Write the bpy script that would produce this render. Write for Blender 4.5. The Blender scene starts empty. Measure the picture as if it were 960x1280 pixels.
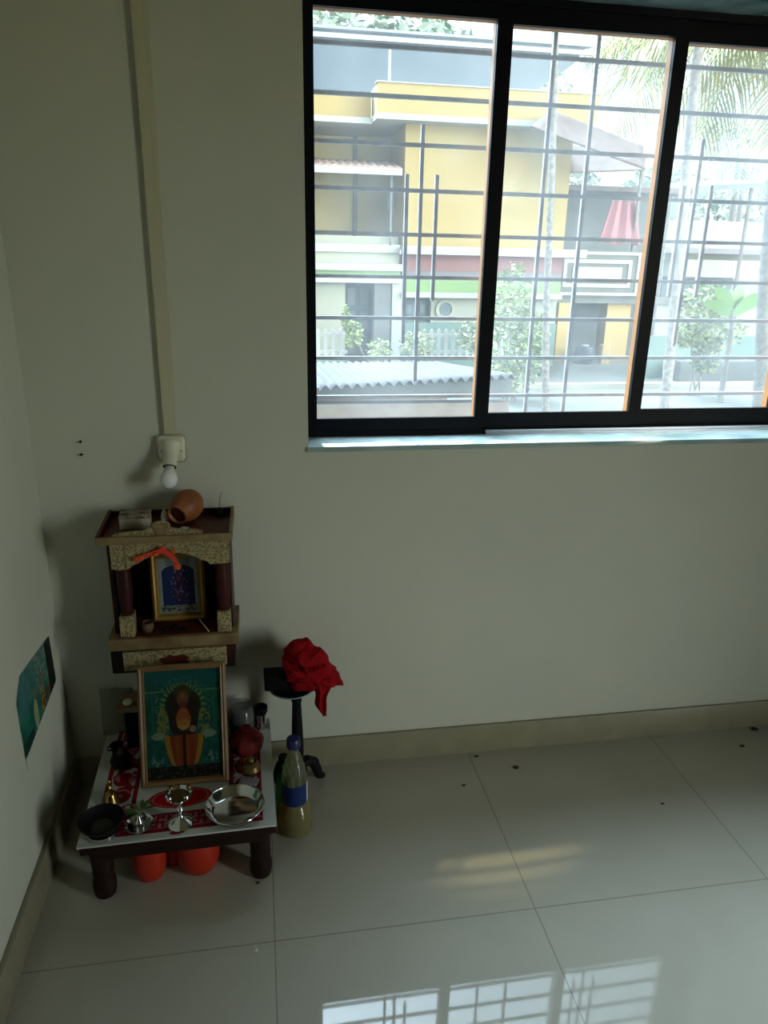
import bpy, bmesh, math, random
from mathutils import Vector, Matrix, noise

S = bpy.context.scene
COL = S.collection
PI = math.pi
random.seed(7)

# ------------------------------------------------------------------ materials
def lin(c):
    return tuple(((x/12.92) if x <= 0.04045 else ((x+0.055)/1.055)**2.4) for x in c)

def mat(name, col, rough=0.6, metal=0.0, col2=None, scale=20.0, bump=0.0, bscale=None,
        trans=0.0, ior=1.5, coat=0.0, spec=0.5, detail=4.0, sheen=0.0, lo=0.35, hi=0.65, emit=None):
    m = bpy.data.materials.new(name)
    m.use_nodes = True
    nt = m.node_tree
    b = nt.nodes['Principled BSDF']
    b.inputs['Base Color'].default_value = (*col, 1)
    b.inputs['Roughness'].default_value = rough
    b.inputs['Metallic'].default_value = metal
    b.inputs['IOR'].default_value = ior
    b.inputs['Transmission Weight'].default_value = trans
    b.inputs['Coat Weight'].default_value = coat
    b.inputs['Specular IOR Level'].default_value = spec
    b.inputs['Sheen Weight'].default_value = sheen
    tc = nt.nodes.new('ShaderNodeTexCoord')
    if col2 is not None:
        n = nt.nodes.new('ShaderNodeTexNoise')
        n.inputs['Scale'].default_value = scale
        n.inputs['Detail'].default_value = detail
        nt.links.new(tc.outputs['Object'], n.inputs['Vector'])
        r = nt.nodes.new('ShaderNodeValToRGB')
        r.color_ramp.elements[0].position = lo
        r.color_ramp.elements[1].position = hi
        r.color_ramp.elements[0].color = (*col, 1)
        r.color_ramp.elements[1].color = (*col2, 1)
        nt.links.new(n.outputs['Fac'], r.inputs['Fac'])
        nt.links.new(r.outputs['Color'], b.inputs['Base Color'])
    if bump:
        n2 = nt.nodes.new('ShaderNodeTexNoise')
        n2.inputs['Scale'].default_value = bscale or scale
        nt.links.new(tc.outputs['Object'], n2.inputs['Vector'])
        bp = nt.nodes.new('ShaderNodeBump')
        bp.inputs['Strength'].default_value = bump
        bp.inputs['Distance'].default_value = 0.004
        nt.links.new(n2.outputs['Fac'], bp.inputs['Height'])
        nt.links.new(bp.outputs['Normal'], b.inputs['Normal'])
    return m

def mat_print(name, rough=0.35, spec=0.5):
    m = bpy.data.materials.new(name)
    m.use_nodes = True
    nt = m.node_tree
    b = nt.nodes['Principled BSDF']
    b.inputs['Roughness'].default_value = rough
    b.inputs['Specular IOR Level'].default_value = spec
    a = nt.nodes.new('ShaderNodeAttribute')
    a.attribute_name = 'Ink'
    nt.links.new(a.outputs['Color'], b.inputs['Base Color'])
    return m

def mat_floor():
    m = bpy.data.materials.new('polished_tile')
    m.use_nodes = True
    nt = m.node_tree
    N = nt.nodes
    L = nt.links.new
    b = N['Principled BSDF']
    tc = N.new('ShaderNodeTexCoord')
    sep = N.new('ShaderNodeSeparateXYZ')
    L(tc.outputs['Object'], sep.inputs[0])
    def joint(out, off):
        a = N.new('ShaderNodeMath'); a.operation = 'SUBTRACT'; a.inputs[1].default_value = off
        L(out, a.inputs[0])
        f = N.new('ShaderNodeMath'); f.operation = 'DIVIDE'; f.inputs[1].default_value = 0.6
        L(a.outputs[0], f.inputs[0])
        fr = N.new('ShaderNodeMath'); fr.operation = 'FLOORED_MODULO'; fr.inputs[1].default_value = 1.0
        L(f.outputs[0], fr.inputs[0])
        pp = N.new('ShaderNodeMath'); pp.operation = 'PINGPONG'; pp.inputs[1].default_value = 0.5
        L(fr.outputs[0], pp.inputs[0])
        lt = N.new('ShaderNodeMath'); lt.operation = 'LESS_THAN'; lt.inputs[1].default_value = 0.0024
        L(pp.outputs[0], lt.inputs[0])
        return lt.outputs[0]
    jx = joint(sep.outputs['X'], 0.5351)
    jy = joint(sep.outputs['Y'], -0.5865)
    mx = N.new('ShaderNodeMath'); mx.operation = 'MAXIMUM'
    L(jx, mx.inputs[0]); L(jy, mx.inputs[1])
    n = N.new('ShaderNodeTexNoise'); n.inputs['Scale'].default_value = 3.0; n.inputs['Detail'].default_value = 6
    L(tc.outputs['Object'], n.inputs['Vector'])
    r = N.new('ShaderNodeValToRGB')
    r.color_ramp.elements[0].position = 0.3; r.color_ramp.elements[1].position = 0.7
    r.color_ramp.elements[0].color = (0.41, 0.39, 0.325, 1)
    r.color_ramp.elements[1].color = (0.45, 0.43, 0.365, 1)
    L(n.outputs['Fac'], r.inputs['Fac'])
    mix = N.new('ShaderNodeMix'); mix.data_type = 'RGBA'
    L(mx.outputs[0], mix.inputs['Factor'])
    L(r.outputs['Color'], mix.inputs['A'])
    mix.inputs['B'].default_value = (0.27, 0.25, 0.20, 1)
    L(mix.outputs['Result'], b.inputs['Base Color'])
    # a little dust dulls the gloss in patches
    n2 = N.new('ShaderNodeTexNoise'); n2.inputs['Scale'].default_value = 9.0; n2.inputs['Detail'].default_value = 5
    L(tc.outputs['Object'], n2.inputs['Vector'])
    mr = N.new('ShaderNodeMapRange')
    mr.inputs['To Min'].default_value = 0.015; mr.inputs['To Max'].default_value = 0.045
    L(n2.outputs['Fac'], mr.inputs['Value'])
    L(mr.outputs['Result'], b.inputs['Roughness'])
    b.inputs['IOR'].default_value = 1.38
    return m

def mat_glass(name, dirt, seed):
    """window pane: clear sheet with a film of dust on it"""
    m = bpy.data.materials.new(name)
    m.use_nodes = True
    nt = m.node_tree
    N = nt.nodes; L = nt.links.new
    N.remove(N['Principled BSDF'])
    out = N['Material Output']
    tr = N.new('ShaderNodeBsdfTransparent'); tr.inputs['Color'].default_value = (0.95, 0.97, 0.97, 1)
    gl = N.new('ShaderNodeBsdfGlossy'); gl.inputs['Roughness'].default_value = 0.02
    lw = N.new('ShaderNodeLayerWeight'); lw.inputs['Blend'].default_value = 0.5
    p5 = N.new('ShaderNodeMath'); p5.operation = 'POWER'; p5.inputs[1].default_value = 5.0
    L(lw.outputs['Facing'], p5.inputs[0])
    fr = N.new('ShaderNodeMath'); fr.operation = 'MULTIPLY_ADD'; fr.inputs[1].default_value = 0.5; fr.inputs[2].default_value = 0.003
    L(p5.outputs[0], fr.inputs[0])
    m1 = N.new('ShaderNodeMixShader')
    L(fr.outputs[0], m1.inputs[0]); L(tr.outputs[0], m1.inputs[1]); L(gl.outputs[0], m1.inputs[2])
    tl = N.new('ShaderNodeBsdfTranslucent'); tl.inputs['Color'].default_value = (0.92, 0.94, 0.95, 1)
    tc = N.new('ShaderNodeTexCoord')
    mp = N.new('ShaderNodeMapping'); mp.inputs['Location'].default_value = (seed, seed*2, seed*3)
    mp.inputs['Scale'].default_value = (1.0, 1.0, 0.45)
    L(tc.outputs['Object'], mp.inputs['Vector'])
    n = N.new('ShaderNodeTexNoise'); n.inputs['Scale'].default_value = 5.0; n.inputs['Detail'].default_value = 5
    L(mp.outputs['Vector'], n.inputs['Vector'])
    mr = N.new('ShaderNodeMapRange')
    mr.inputs['From Min'].default_value = 0.3; mr.inputs['From Max'].default_value = 0.75
    mr.inputs['To Min'].default_value = dirt*0.35; mr.inputs['To Max'].default_value = dirt*0.9
    L(n.outputs['Fac'], mr.inputs['Value'])
    m2 = N.new('ShaderNodeMixShader')
    L(mr.outputs['Result'], m2.inputs[0]); L(m1.outputs[0], m2.inputs[1]); L(tl.outputs[0], m2.inputs[2])
    L(m2.outputs[0], out.inputs['Surface'])
    return m

def mat_clear(name, tint, haze, hz):
    """thin see-through plastic: tinted, slightly cloudy, glossy"""
    m = bpy.data.materials.new(name)
    m.use_nodes = True
    nt = m.node_tree
    N = nt.nodes; L = nt.links.new
    N.remove(N['Principled BSDF'])
    tr = N.new('ShaderNodeBsdfTransparent'); tr.inputs['Color'].default_value = (*tint, 1)
    df = N.new('ShaderNodeBsdfDiffuse'); df.inputs['Color'].default_value = (*haze, 1)
    gl = N.new('ShaderNodeBsdfGlossy'); gl.inputs['Roughness'].default_value = 0.08
    a = N.new('ShaderNodeMixShader'); a.inputs[0].default_value = hz
    L(tr.outputs[0], a.inputs[1]); L(df.outputs[0], a.inputs[2])
    lw = N.new('ShaderNodeLayerWeight'); lw.inputs['Blend'].default_value = 0.5
    p5 = N.new('ShaderNodeMath'); p5.operation = 'POWER'; p5.inputs[1].default_value = 4.0
    L(lw.outputs['Facing'], p5.inputs[0])
    ma = N.new('ShaderNodeMath'); ma.operation = 'MULTIPLY_ADD'; ma.inputs[1].default_value = 0.5; ma.inputs[2].default_value = 0.04
    L(p5.outputs[0], ma.inputs[0])
    b = N.new('ShaderNodeMixShader')
    L(ma.outputs[0], b.inputs[0]); L(a.outputs[0], b.inputs[1]); L(gl.outputs[0], b.inputs[2])
    L(b.outputs[0], N['Material Output'].inputs['Surface'])
    return m

M = {}
def defmats():
    M['wall'] = mat('wall_paint', (0.58, 0.58, 0.50), 0.75, col2=(0.55, 0.555, 0.48), scale=2.5, bump=0.06, bscale=120)
    M['ceiling'] = mat('ceiling_paint', (0.30, 0.28, 0.20), 0.9)
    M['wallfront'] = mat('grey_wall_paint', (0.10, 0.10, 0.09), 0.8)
    M['floor'] = mat_floor()
    M['skirt'] = mat('skirting_tile', (0.27, 0.245, 0.165), 0.35, col2=(0.31, 0.28, 0.195), scale=14)
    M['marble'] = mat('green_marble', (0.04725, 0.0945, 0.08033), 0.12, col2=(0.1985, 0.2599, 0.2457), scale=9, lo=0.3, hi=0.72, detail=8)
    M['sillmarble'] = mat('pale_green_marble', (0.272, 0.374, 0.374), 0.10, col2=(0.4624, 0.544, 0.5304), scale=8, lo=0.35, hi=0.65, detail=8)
    M['black'] = mat('black_anodised', (0.006, 0.006, 0.009), 0.4, spec=0.12)
    M['brownframe'] = mat('brown_frame', (0.44, 0.192, 0.064), 0.5)
    M['track'] = mat('aluminium_track', (0.55, 0.55, 0.6), 0.35, metal=1.0)
    M['iron'] = mat('grey_iron_paint', (0.20, 0.20, 0.25), 0.5, col2=(0.3, 0.28, 0.30), scale=30)
    M['pvc'] = mat('cream_pvc', (0.5328, 0.504, 0.36), 0.45)
    M['holder'] = mat('holder_plastic', (0.68, 0.66, 0.54), 0.35)
    M['bulb'] = mat('opal_bulb', (0.80, 0.80, 0.84), 0.2)
    M['blackdot'] = mat('black_plastic', (0.0048, 0.0048, 0.0054), 0.6, spec=0.1)
    M['maroon'] = mat('maroon_wood', (0.045, 0.0096, 0.0072), 0.4, col2=(0.03, 0.006, 0.0054), scale=12, spec=0.2)
    M['maroonred'] = mat('red_brown_wood', (0.096, 0.021, 0.0108), 0.4, col2=(0.06, 0.012, 0.0072), scale=12, spec=0.2)
    M['darkwood'] = mat('dark_wood', (0.0117, 0.00468, 0.00351), 0.5, col2=(0.01755, 0.00702, 0.00468), scale=10, spec=0.2)
    M['granite'] = mat('speckled_laminate', (0.1178, 0.0837, 0.0341), 0.5, col2=(0.3844, 0.3224, 0.1612), scale=190, lo=0.36, hi=0.60, detail=3)
    M['edge'] = mat('beige_wood', (0.2604, 0.1798, 0.0806), 0.5, col2=(0.186, 0.1178, 0.0496), scale=22)
    M['baseedge'] = mat('stained_beige_wood', (0.216, 0.156, 0.066), 0.5, col2=(0.12, 0.06, 0.024), scale=14)
    M['gold'] = mat('gilt_frame', (0.3844, 0.2232, 0.0434), 0.35, metal=0.35, col2=(0.2976, 0.1674, 0.031), scale=25)
    M['pine'] = mat('varnished_pine', (0.207, 0.1215, 0.045), 0.4, col2=(0.162, 0.0855, 0.0315), scale=18)
    M['print'] = mat_print('printed_picture', 0.35, 0.2)
    M['printgloss'] = mat_print('laminate_print', 0.3, 0.25)
    M['poster'] = mat_print('poster_paper', 0.5)
    M['clay'] = mat('red_clay', (0.345, 0.1275, 0.0375), 0.45, col2=(0.195, 0.05625, 0.0225), scale=14, spec=0.3)
    M['claydark'] = mat('dark_red_clay', (0.10, 0.015, 0.012), 0.6)
    M['card'] = mat('cream_card', (0.42, 0.385, 0.28), 0.7)
    M['cardprint'] = mat('printed_card', (0.28, 0.231, 0.168), 0.6, col2=(0.084, 0.0245, 0.021), scale=40, lo=0.42, hi=0.55)
    M['paper'] = mat('white_paper', (0.72, 0.70, 0.62), 0.8)
    M['orange'] = mat('orange_petal', (0.68, 0.088, 0.016), 0.6)
    M['redorange'] = mat('red_orange_ribbon', (0.70, 0.045, 0.02), 0.5)
    M['steel'] = mat('polished_steel', (0.68, 0.69, 0.70), 0.10, metal=1.0)
    M['brass'] = mat('brass', (0.44, 0.288, 0.096), 0.25, metal=1.0)
    M['oldbrass'] = mat('tarnished_brass', (0.182, 0.119, 0.042), 0.4, metal=0.7)
    M['blackiron'] = mat('blackened_iron', (0.0072, 0.0072, 0.0072), 0.6, spec=0.1)
    M['leaf'] = mat('fresh_leaf', (0.05, 0.12, 0.02), 0.5, col2=(0.09, 0.15, 0.03), scale=40)
    M['redpot'] = mat('dark_red_cloth', (0.11, 0.009, 0.011), 0.6, col2=(0.15, 0.015, 0.015), scale=30, spec=0.2)
    M['redcloth'] = mat('red_cotton', (0.28, 0.004, 0.008), 0.85, col2=(0.23, 0.003, 0.0065), scale=60, spec=0.1)
    M['orangeplastic'] = mat('orange_red_plastic', (0.3872, 0.0198, 0.00528), 0.4)
    M['clear'] = mat_clear('see_through_clear', (0.80, 0.82, 0.80), (0.5, 0.52, 0.5), 0.1)
    M['foil'] = mat_clear('see_through_foil', (0.80, 0.82, 0.78), (0.5, 0.5, 0.45), 0.1)
    M['oil'] = mat_clear('see_through_oil', (0.78, 0.62, 0.10), (0.42, 0.32, 0.02), 0.30)
    M['bottle'] = mat_clear('see_through_bottle', (0.86, 0.86, 0.70), (0.36, 0.36, 0.24), 0.22)
    M['green_glass'] = mat('green_glass', (0.03, 0.30, 0.08), 0.08, trans=0.7, ior=1.45)
    M['label'] = mat('blue_label', (0.0036, 0.0198, 0.108), 0.3)
    M['whitelabel'] = mat('white_label', (0.6, 0.6, 0.66), 0.3)
    M['bluecap'] = mat('blue_cap', (0.01, 0.015, 0.08), 0.4)
    M['tealrim'] = mat('teal_enamel', (0.20, 0.34, 0.33), 0.3)
    M['whitelam'] = mat('white_laminate', (0.495, 0.5025, 0.4725), 0.3)
    M['incense'] = mat('brown_clay', (0.11, 0.06, 0.035), 0.7)
    M['dirt'] = mat('dark_crumb', (0.04, 0.03, 0.02), 0.9)
    # outside
    M['yellow'] = mat('yellow_plaster', (0.3456, 0.2534, 0.09792), 0.9, col2=(0.3283, 0.2419, 0.1037), scale=1.2)
    M['yellowgrey'] = mat('weathered_plaster', (0.4176, 0.3312, 0.1584), 0.9, col2=(0.36, 0.288, 0.144), scale=1.0)
    M['white'] = mat('white_plaster', (0.357, 0.3621, 0.357), 0.9)
    M['bluegrey'] = mat('blue_grey_sheet', (0.06696, 0.09207, 0.1283), 0.5, col2=(0.0837, 0.106, 0.1395), scale=0.8)
    M['bluepale'] = mat('pale_blue_sheet', (0.24, 0.288, 0.348), 0.5)
    M['tile'] = mat('clay_roof_tile', (0.33, 0.24, 0.204), 0.8, col2=(0.27, 0.18, 0.156), scale=3)
    M['pink'] = mat('pink_plaster', (0.252, 0.12, 0.12), 0.9)
    M['mauve'] = mat('mauve_plaster', (0.186, 0.1674, 0.186), 0.9)
    M['greenband'] = mat('green_plaster', (0.18, 0.276, 0.12), 0.9)
    M['teal'] = mat('teal_plaster', (0.126, 0.1932, 0.1764), 0.9)
    M['cream'] = mat('cream_plaster', (0.3, 0.3, 0.252), 0.9)
    M['greydoor'] = mat('grey_door', (0.098, 0.126, 0.14), 0.6)
    M['greypanel'] = mat('grey_shutter', (0.144, 0.168, 0.18), 0.6)
    M['concrete'] = mat('bare_concrete', (0.1386, 0.1425, 0.1386), 0.95, col2=(0.1155, 0.1194, 0.1155), scale=2)
    M['darkgrey'] = mat('grey_render_and_shade', (0.078, 0.084, 0.087), 0.9)  # also stands for shade under the shed roof and behind the balcony pillars
    M['corr'] = mat('cement_sheet', (0.072, 0.072, 0.0738), 0.9, col2=(0.0576, 0.0558, 0.0558), scale=4)
    M['pinkwall'] = mat('pink_compound_wall', (0.1307, 0.09226, 0.08457), 0.9, col2=(0.1614, 0.1307, 0.1076), scale=5)
    M['tarp'] = mat('brown_tarpaulin', (0.080, 0.052, 0.045), 0.9, col2=(0.11, 0.080, 0.070), scale=3)
    M['redtarp'] = mat('red_sheet', (0.27, 0.10, 0.115), 0.8)
    M['bluetarp'] = mat('blue_tarpaulin', (0.072, 0.216, 0.36), 0.6)
    M['orangewall'] = mat('orange_yellow_plaster', (0.39, 0.273, 0.104), 0.9)
    M['trunk'] = mat('ringed_bark', (0.187, 0.1705, 0.154), 0.95, col2=(0.132, 0.121, 0.11), scale=12)
    M['palebark'] = mat('pale_bark', (0.2232, 0.2088, 0.1944), 0.95, col2=(0.1296, 0.1188, 0.108), scale=16)
    M['palmleaf'] = mat('palm_leaf', (0.17, 0.19, 0.05), 0.6, col2=(0.30, 0.27, 0.08), scale=1.5)
    M['hazedleaf'] = mat('hazed_leaf', (0.22, 0.28, 0.23), 0.9, col2=(0.32, 0.36, 0.30), scale=0.6)  # distance haze is mixed into this leaf colour
    M['bush'] = mat('bush_leaf', (0.165, 0.231, 0.077), 0.6, col2=(0.264, 0.297, 0.154), scale=4)
    M['palebush'] = mat('pale_bush_leaf', (0.3, 0.3, 0.204), 0.6, col2=(0.204, 0.252, 0.12), scale=4)
    M['banana'] = mat('banana_leaf', (0.0936, 0.2016, 0.0432), 0.5)
    M['ground'] = mat('dusty_ground', (0.1271, 0.1271, 0.1155), 0.95, col2=(0.104, 0.1078, 0.09625), scale=0.7)
    M['jamb'] = mat('white_marble', (0.72, 0.76, 0.74), 0.2, col2=(0.60, 0.68, 0.64), scale=9)
    M['yard'] = mat('ochre_earth', (0.72, 0.53, 0.17), 0.95, col2=(0.64, 0.47, 0.15), scale=0.8)
    M['kerb'] = mat('kerb_stone', (0.312, 0.3, 0.264), 0.9)
    M['outwall'] = mat('outer_plaster', (0.6, 0.58, 0.52), 0.9)
    M['barrel'] = mat('dark_blue_plastic', (0.05, 0.065, 0.09), 0.4)
defmats()

# ------------------------------------------------------------------ mesh helpers
class MB:
    def __init__(s):
        s.bm = bmesh.new()
    def box(s, x0, x1, y0, y1, z0, z1, bevel=0.0, seg=2):
        ret = bmesh.ops.create_cube(s.bm, size=1.0)
        vs = ret['verts']
        for v in vs:
            v.co = Vector(((x0+x1)/2 + v.co.x*(x1-x0), (y0+y1)/2 + v.co.y*(y1-y0), (z0+z1)/2 + v.co.z*(z1-z0)))
        if bevel:
            es = list({e for v in vs for e in v.link_edges})
            bmesh.ops.bevel(s.bm, geom=es, offset=bevel, segments=seg, affect='EDGES', profile=0.5)
        return s
    def prism(s, pts, a, b):
        """pts: list of 3-vectors (planar polygon); extruded from +a to +b (vectors)"""
        a = Vector(a); b = Vector(b)
        lo = [s.bm.verts.new(Vector(p)+a) for p in pts]
        hi = [s.bm.verts.new(Vector(p)+b) for p in pts]
        n = len(pts)
        s.bm.faces.new(lo); s.bm.faces.new(list(reversed(hi)))
        for i in range(n):
            s.bm.faces.new((lo[i], hi[i], hi[(i+1) % n], lo[(i+1) % n]))
        return s
    def lathe(s, prof, c, seg=32, axis=(0, 0, 1), sx=1.0, sy=1.0, closed=True):
        """prof: list of (r, h) along axis from point c"""
        ax = Vector(axis).normalized()
        q = Vector((0, 0, 1)).rotation_difference(ax)
        c = Vector(c)
        rings = []
        for r, h in prof:
            if r < 1e-6:
                rings.append([s.bm.verts.new(c + q @ Vector((0, 0, h)))])
            else:
                rings.append([s.bm.verts.new(c + q @ Vector((sx*r*math.cos(2*PI*k/seg), sy*r*math.sin(2*PI*k/seg), h))) for k in range(seg)])
        for A, B in zip(rings, rings[1:]):
            for k in range(seg):
                k2 = (k+1) % seg
                if len(A) == 1 and len(B) == 1: continue
                if len(A) == 1: f = (A[0], B[k2], B[k])
                elif len(B) == 1: f = (A[k], A[k2], B[0])
                else: f = (A[k], A[k2], B[k2], B[k])
                try: s.bm.faces.new(f).smooth = True
                except ValueError: pass
        if closed:
            for R, rev in ((rings[0], True), (rings[-1], False)):
                if len(R) > 2:
                    try: s.bm.faces.new(list(reversed(R)) if rev else R)
                    except ValueError: pass
        return s
    def tube(s, pts, r, seg=10):
        pts = [Vector(p) for p in pts]
        rs = r if isinstance(r, (list, tuple)) else [r]*len(pts)
        rings = []
        up = Vector((0, 0, 1))
        for i, p in enumerate(pts):
            d = (pts[min(i+1, len(pts)-1)] - pts[max(i-1, 0)]).normalized()
            u = d.cross(up)
            if u.length < 1e-3: u = d.cross(Vector((1, 0, 0)))
            u.normalize(); w = u.cross(d)
            rings.append([s.bm.verts.new(p + rs[i]*(math.cos(2*PI*k/seg)*u + math.sin(2*PI*k/seg)*w)) for k in range(seg)])
        for A, B in zip(rings, rings[1:]):
            for k in range(seg):
                s.bm.faces.new((A[k], A[(k+1) % seg], B[(k+1) % seg], B[k])).smooth = True
        s.bm.faces.new(list(reversed(rings[0]))); s.bm.faces.new(rings[-1])
        return s
    def ball(s, c, r, sx=1, sy=1, sz=1, seg=24):
        n = seg//2
        prof = [(r*math.sin(PI*i/n), -r*math.cos(PI*i/n)*sz) for i in range(n+1)]
        prof[0] = (0, prof[0][1]); prof[-1] = (0, prof[-1][1])
        return s.lathe(prof, c, seg, sx=sx, sy=sy)
    def quad(s, a, b, c, d):
        s.bm.faces.new([s.bm.verts.new(Vector(p)) for p in (a, b, c, d)])
        return s
    def surf(s, rows, smooth=True, wrap=False):
        R = [[s.bm.verts.new(Vector(p)) for p in row] for row in rows]
        for A, B in zip(R, R[1:]):
            n = len(A)
            for k in range(n if wrap else n-1):
                s.bm.faces.new((A[k], A[(k+1) % n], B[(k+1) % n], B[k])).smooth = smooth
        return s
    def rot(s, c, axis, ang):
        bmesh.ops.rotate(s.bm, cent=Vector(c), matrix=Matrix.Rotation(ang, 3, axis), verts=s.bm.verts[:])
        return s

FRAME = {}
def thing(name, label, cat, loc=(0, 0, 0), rotz=0.0, group=None):
    o = bpy.data.objects.new(name, None)
    o.empty_display_size = 0.05
    COL.objects.link(o)
    o.location = loc; o.rotation_euler = (0, 0, rotz)
    o['label'] = label; o['category'] = cat
    if group: o['group'] = group
    FRAME[o] = Matrix.Translation(Vector(loc)) @ Matrix.Rotation(rotz, 4, 'Z')
    return o

def finish(me, sharp=35):
    try: me.set_sharp_from_angle(angle=math.radians(sharp))
    except Exception: pass

def obj(name, mb, m, parent=None, loc=None, label=None, local=False, smooth=False):
    """links one mesh; vertices are world coordinates (or local=True: in the parent's frame)"""
    bm = mb.bm if isinstance(mb, MB) else mb
    bmesh.ops.recalc_face_normals(bm, faces=bm.faces[:])
    me = bpy.data.meshes.new(name)
    if smooth:
        for f in bm.faces: f.smooth = True
    o = bpy.data.objects.new(name, me)
    if parent is not None:
        F = FRAME[parent]
        if not local: bm.transform(F.inverted())
        o.parent = parent
        FRAME[o] = F
    elif loc is not None:
        if not local: bm.transform(Matrix.Translation(-Vector(loc)))
        o.location = loc
        FRAME[o] = Matrix.Translation(Vector(loc))
    else:
        FRAME[o] = Matrix.Identity(4)
    bm.to_mesh(me); bm.free()
    finish(me)
    me.materials.append(m)
    COL.objects.link(o)
    if label: o['label'] = label
    return o

def tag(o, label, cat, group=None, kind=None):
    o['label'] = label; o['category'] = cat
    if group: o['group'] = group
    if kind: o['kind'] = kind
    return o

def struct(name, mb, m, label=None):
    o = obj(name, mb, m)
    o['kind'] = 'structure'
    if label: o['label'] = label
    return o

def picture(name, o0, uv, vv, nx, ny, fn, m, parent=None, loc=None, keep=None):
    """a printed sheet: a fine grid whose cells carry the ink colour fn(u, v) (sRGB)"""
    o0 = Vector(o0); uv = Vector(uv); vv = Vector(vv)
    F = FRAME[parent].inverted() if parent is not None else Matrix.Translation(-Vector(loc or (0, 0, 0)))
    verts = [F @ (o0 + uv*(i/nx) + vv*(j/ny)) for j in range(ny+1) for i in range(nx+1)]
    faces, cols = [], []
    for j in range(ny):
        for i in range(nx):
            u, v = (i+.5)/nx, (j+.5)/ny
            if keep and not keep(u, v): continue
            a = j*(nx+1)+i
            faces.append((a, a+1, a+nx+2, a+nx+1))
            cols.append(lin(fn(u, v)))
    me = bpy.data.meshes.new(name)
    me.from_pydata(verts, [], faces)
    at = me.color_attributes.new('Ink', 'FLOAT_COLOR', 'CORNER')
    k = 0
    for c in cols:
        for _ in range(4):
            at.data[k].color = (*c, 1); k += 1
    me.materials.append(m)
    o = bpy.data.objects.new(name, me)
    if parent is not None:
        o.parent = parent; FRAME[o] = FRAME[parent]
    else:
        o.location = loc or (0, 0, 0)
    COL.objects.link(o)
    return o

def ell(u, v, cu, cv, ru, rv):
    return ((u-cu)/ru)**2 + ((v-cv)/rv)**2 < 1

def hsh(*a):
    return noise.random() if False else (math.sin(sum(x*k for x, k in zip(a, (127.1, 311.7, 74.7))))*43758.5453) % 1.0

# ------------------------------------------------------------------ the room
WX0, WX1, WZ0, WZ1 = 0.661, 2.17, 0.961, 2.013       # the window opening
RX, RY, RZ = 3.3, -6.0, 2.85
DY0, DY1, DZ = -3.05, -2.30, 2.1                      # door opening in the right wall
struct('floor', MB().box(-0.2, RX+0.2, RY-0.2, 0.25, -0.1, 0.0), M['floor'])
struct('ceiling', MB().box(-0.2, RX+0.2, RY-0.2, 0.25, RZ, RZ+0.12), M['ceiling'])
struct('wall_left', MB().box(-0.2, 0.0, RY-0.2, 0.25, 0, RZ), M['wall'])
bw = MB()
bw.box(-0.2, WX0, 0, 0.25, 0, RZ)
bw.box(WX1, RX+0.2, 0, 0.25, 0, RZ)
bw.box(WX0, WX1, 0, 0.25, 0, WZ0)
bw.box(WX0, WX1, 0, 0.25, WZ1+0.02, RZ)
struct('wall_back', bw, M['wall'])
rw = MB()
rw.box(RX, RX+0.2, DY1, 0.0, 0, RZ)
rw.box(RX, RX+0.2, RY-0.2, DY0, 0, RZ)
rw.box(RX, RX+0.2, DY0, DY1, DZ, RZ)
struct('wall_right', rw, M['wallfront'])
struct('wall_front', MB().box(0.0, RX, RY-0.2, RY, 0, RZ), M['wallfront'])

BH = 0.0965
def skirt(mb): return mb
struct('baseboard_back', MB().box(0.0, RX, -0.010, 0.0, 0, BH, 0.002), M['skirt'])
struct('baseboard_left', MB().box(0.0, 0.012, RY, -0.010, 0, BH, 0.002), M['skirt'])

# marble lining of the window opening
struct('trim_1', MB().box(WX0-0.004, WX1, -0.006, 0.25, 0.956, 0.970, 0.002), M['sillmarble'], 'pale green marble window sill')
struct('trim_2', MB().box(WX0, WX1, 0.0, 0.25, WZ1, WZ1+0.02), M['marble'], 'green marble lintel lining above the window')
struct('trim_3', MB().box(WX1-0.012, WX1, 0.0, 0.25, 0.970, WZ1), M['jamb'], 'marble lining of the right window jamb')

# sliding window
def frame_rect(mb, x0, x1, z0, z1, gx0, gx1, gz0, gz1, y0, y1, bevel=0.0):
    mb.box(x0, gx0, y0, y1, z0, z1, bevel)
    mb.box(gx1, x1, y0, y1, z0, z1, bevel)
    mb.box(gx0, gx1, y0, y1, z0, gz0, bevel)
    mb.box(gx0, gx1, y0, y1, gz1, z1, bevel)
    return mb
win = bpy.data.objects.new('window_1', None)
COL.objects.link(win)
win.location = (1.4, 0.13, 0.97)
win['kind'] = 'structure'; win['label'] = 'black three panel sliding window'
FRAME[win] = Matrix.Translation(Vector((1.4, 0.13, 0.97)))
mb = MB()
frame_rect(mb, WX0, WX1-0.012, 0.970, WZ1, WX0+0.015, WX1-0.06, 0.984, WZ1-0.016, 0.108, 0.205)
obj('window_frame', mb, M['black'], win)
panels = [(0.676, 0.692, 1.128, 1.149, 1.018, 1.966, 0.112), (1.149, 1.169, 1.588, 1.608, 1.026, 1.960, 0.120), (1.608, 1.629, 2.040, 2.110, 1.030, 1.953, 0.128)]
for i, (x0, g0, g1, x1, gz0, gz1, y) in enumerate(panels):
    sash = obj('sash', frame_rect(MB(), x0, x1, 0.984, WZ1-0.016, g0, g1, gz0, gz1, y, y+0.012), M['black'], win)
    obj('sash_liner', frame_rect(MB(), x0+0.001, x1-0.001, 0.986, WZ1-0.018, g0-0.003, g1-0.0005, gz0-0.008, gz1-0.0005, y+0.0125, y+0.035), M['brownframe'], sash, label='brown outer face of the sash')
    obj('pane', MB().box(g0-0.005, g1+0.005, y+0.0355, y+0.0375, gz0-0.005, gz1+0.005), mat_glass('dusty_glass_%s' % 'abc'[i], (0.055, 0.075, 0.085)[i], 3.1*i), sash)
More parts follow.
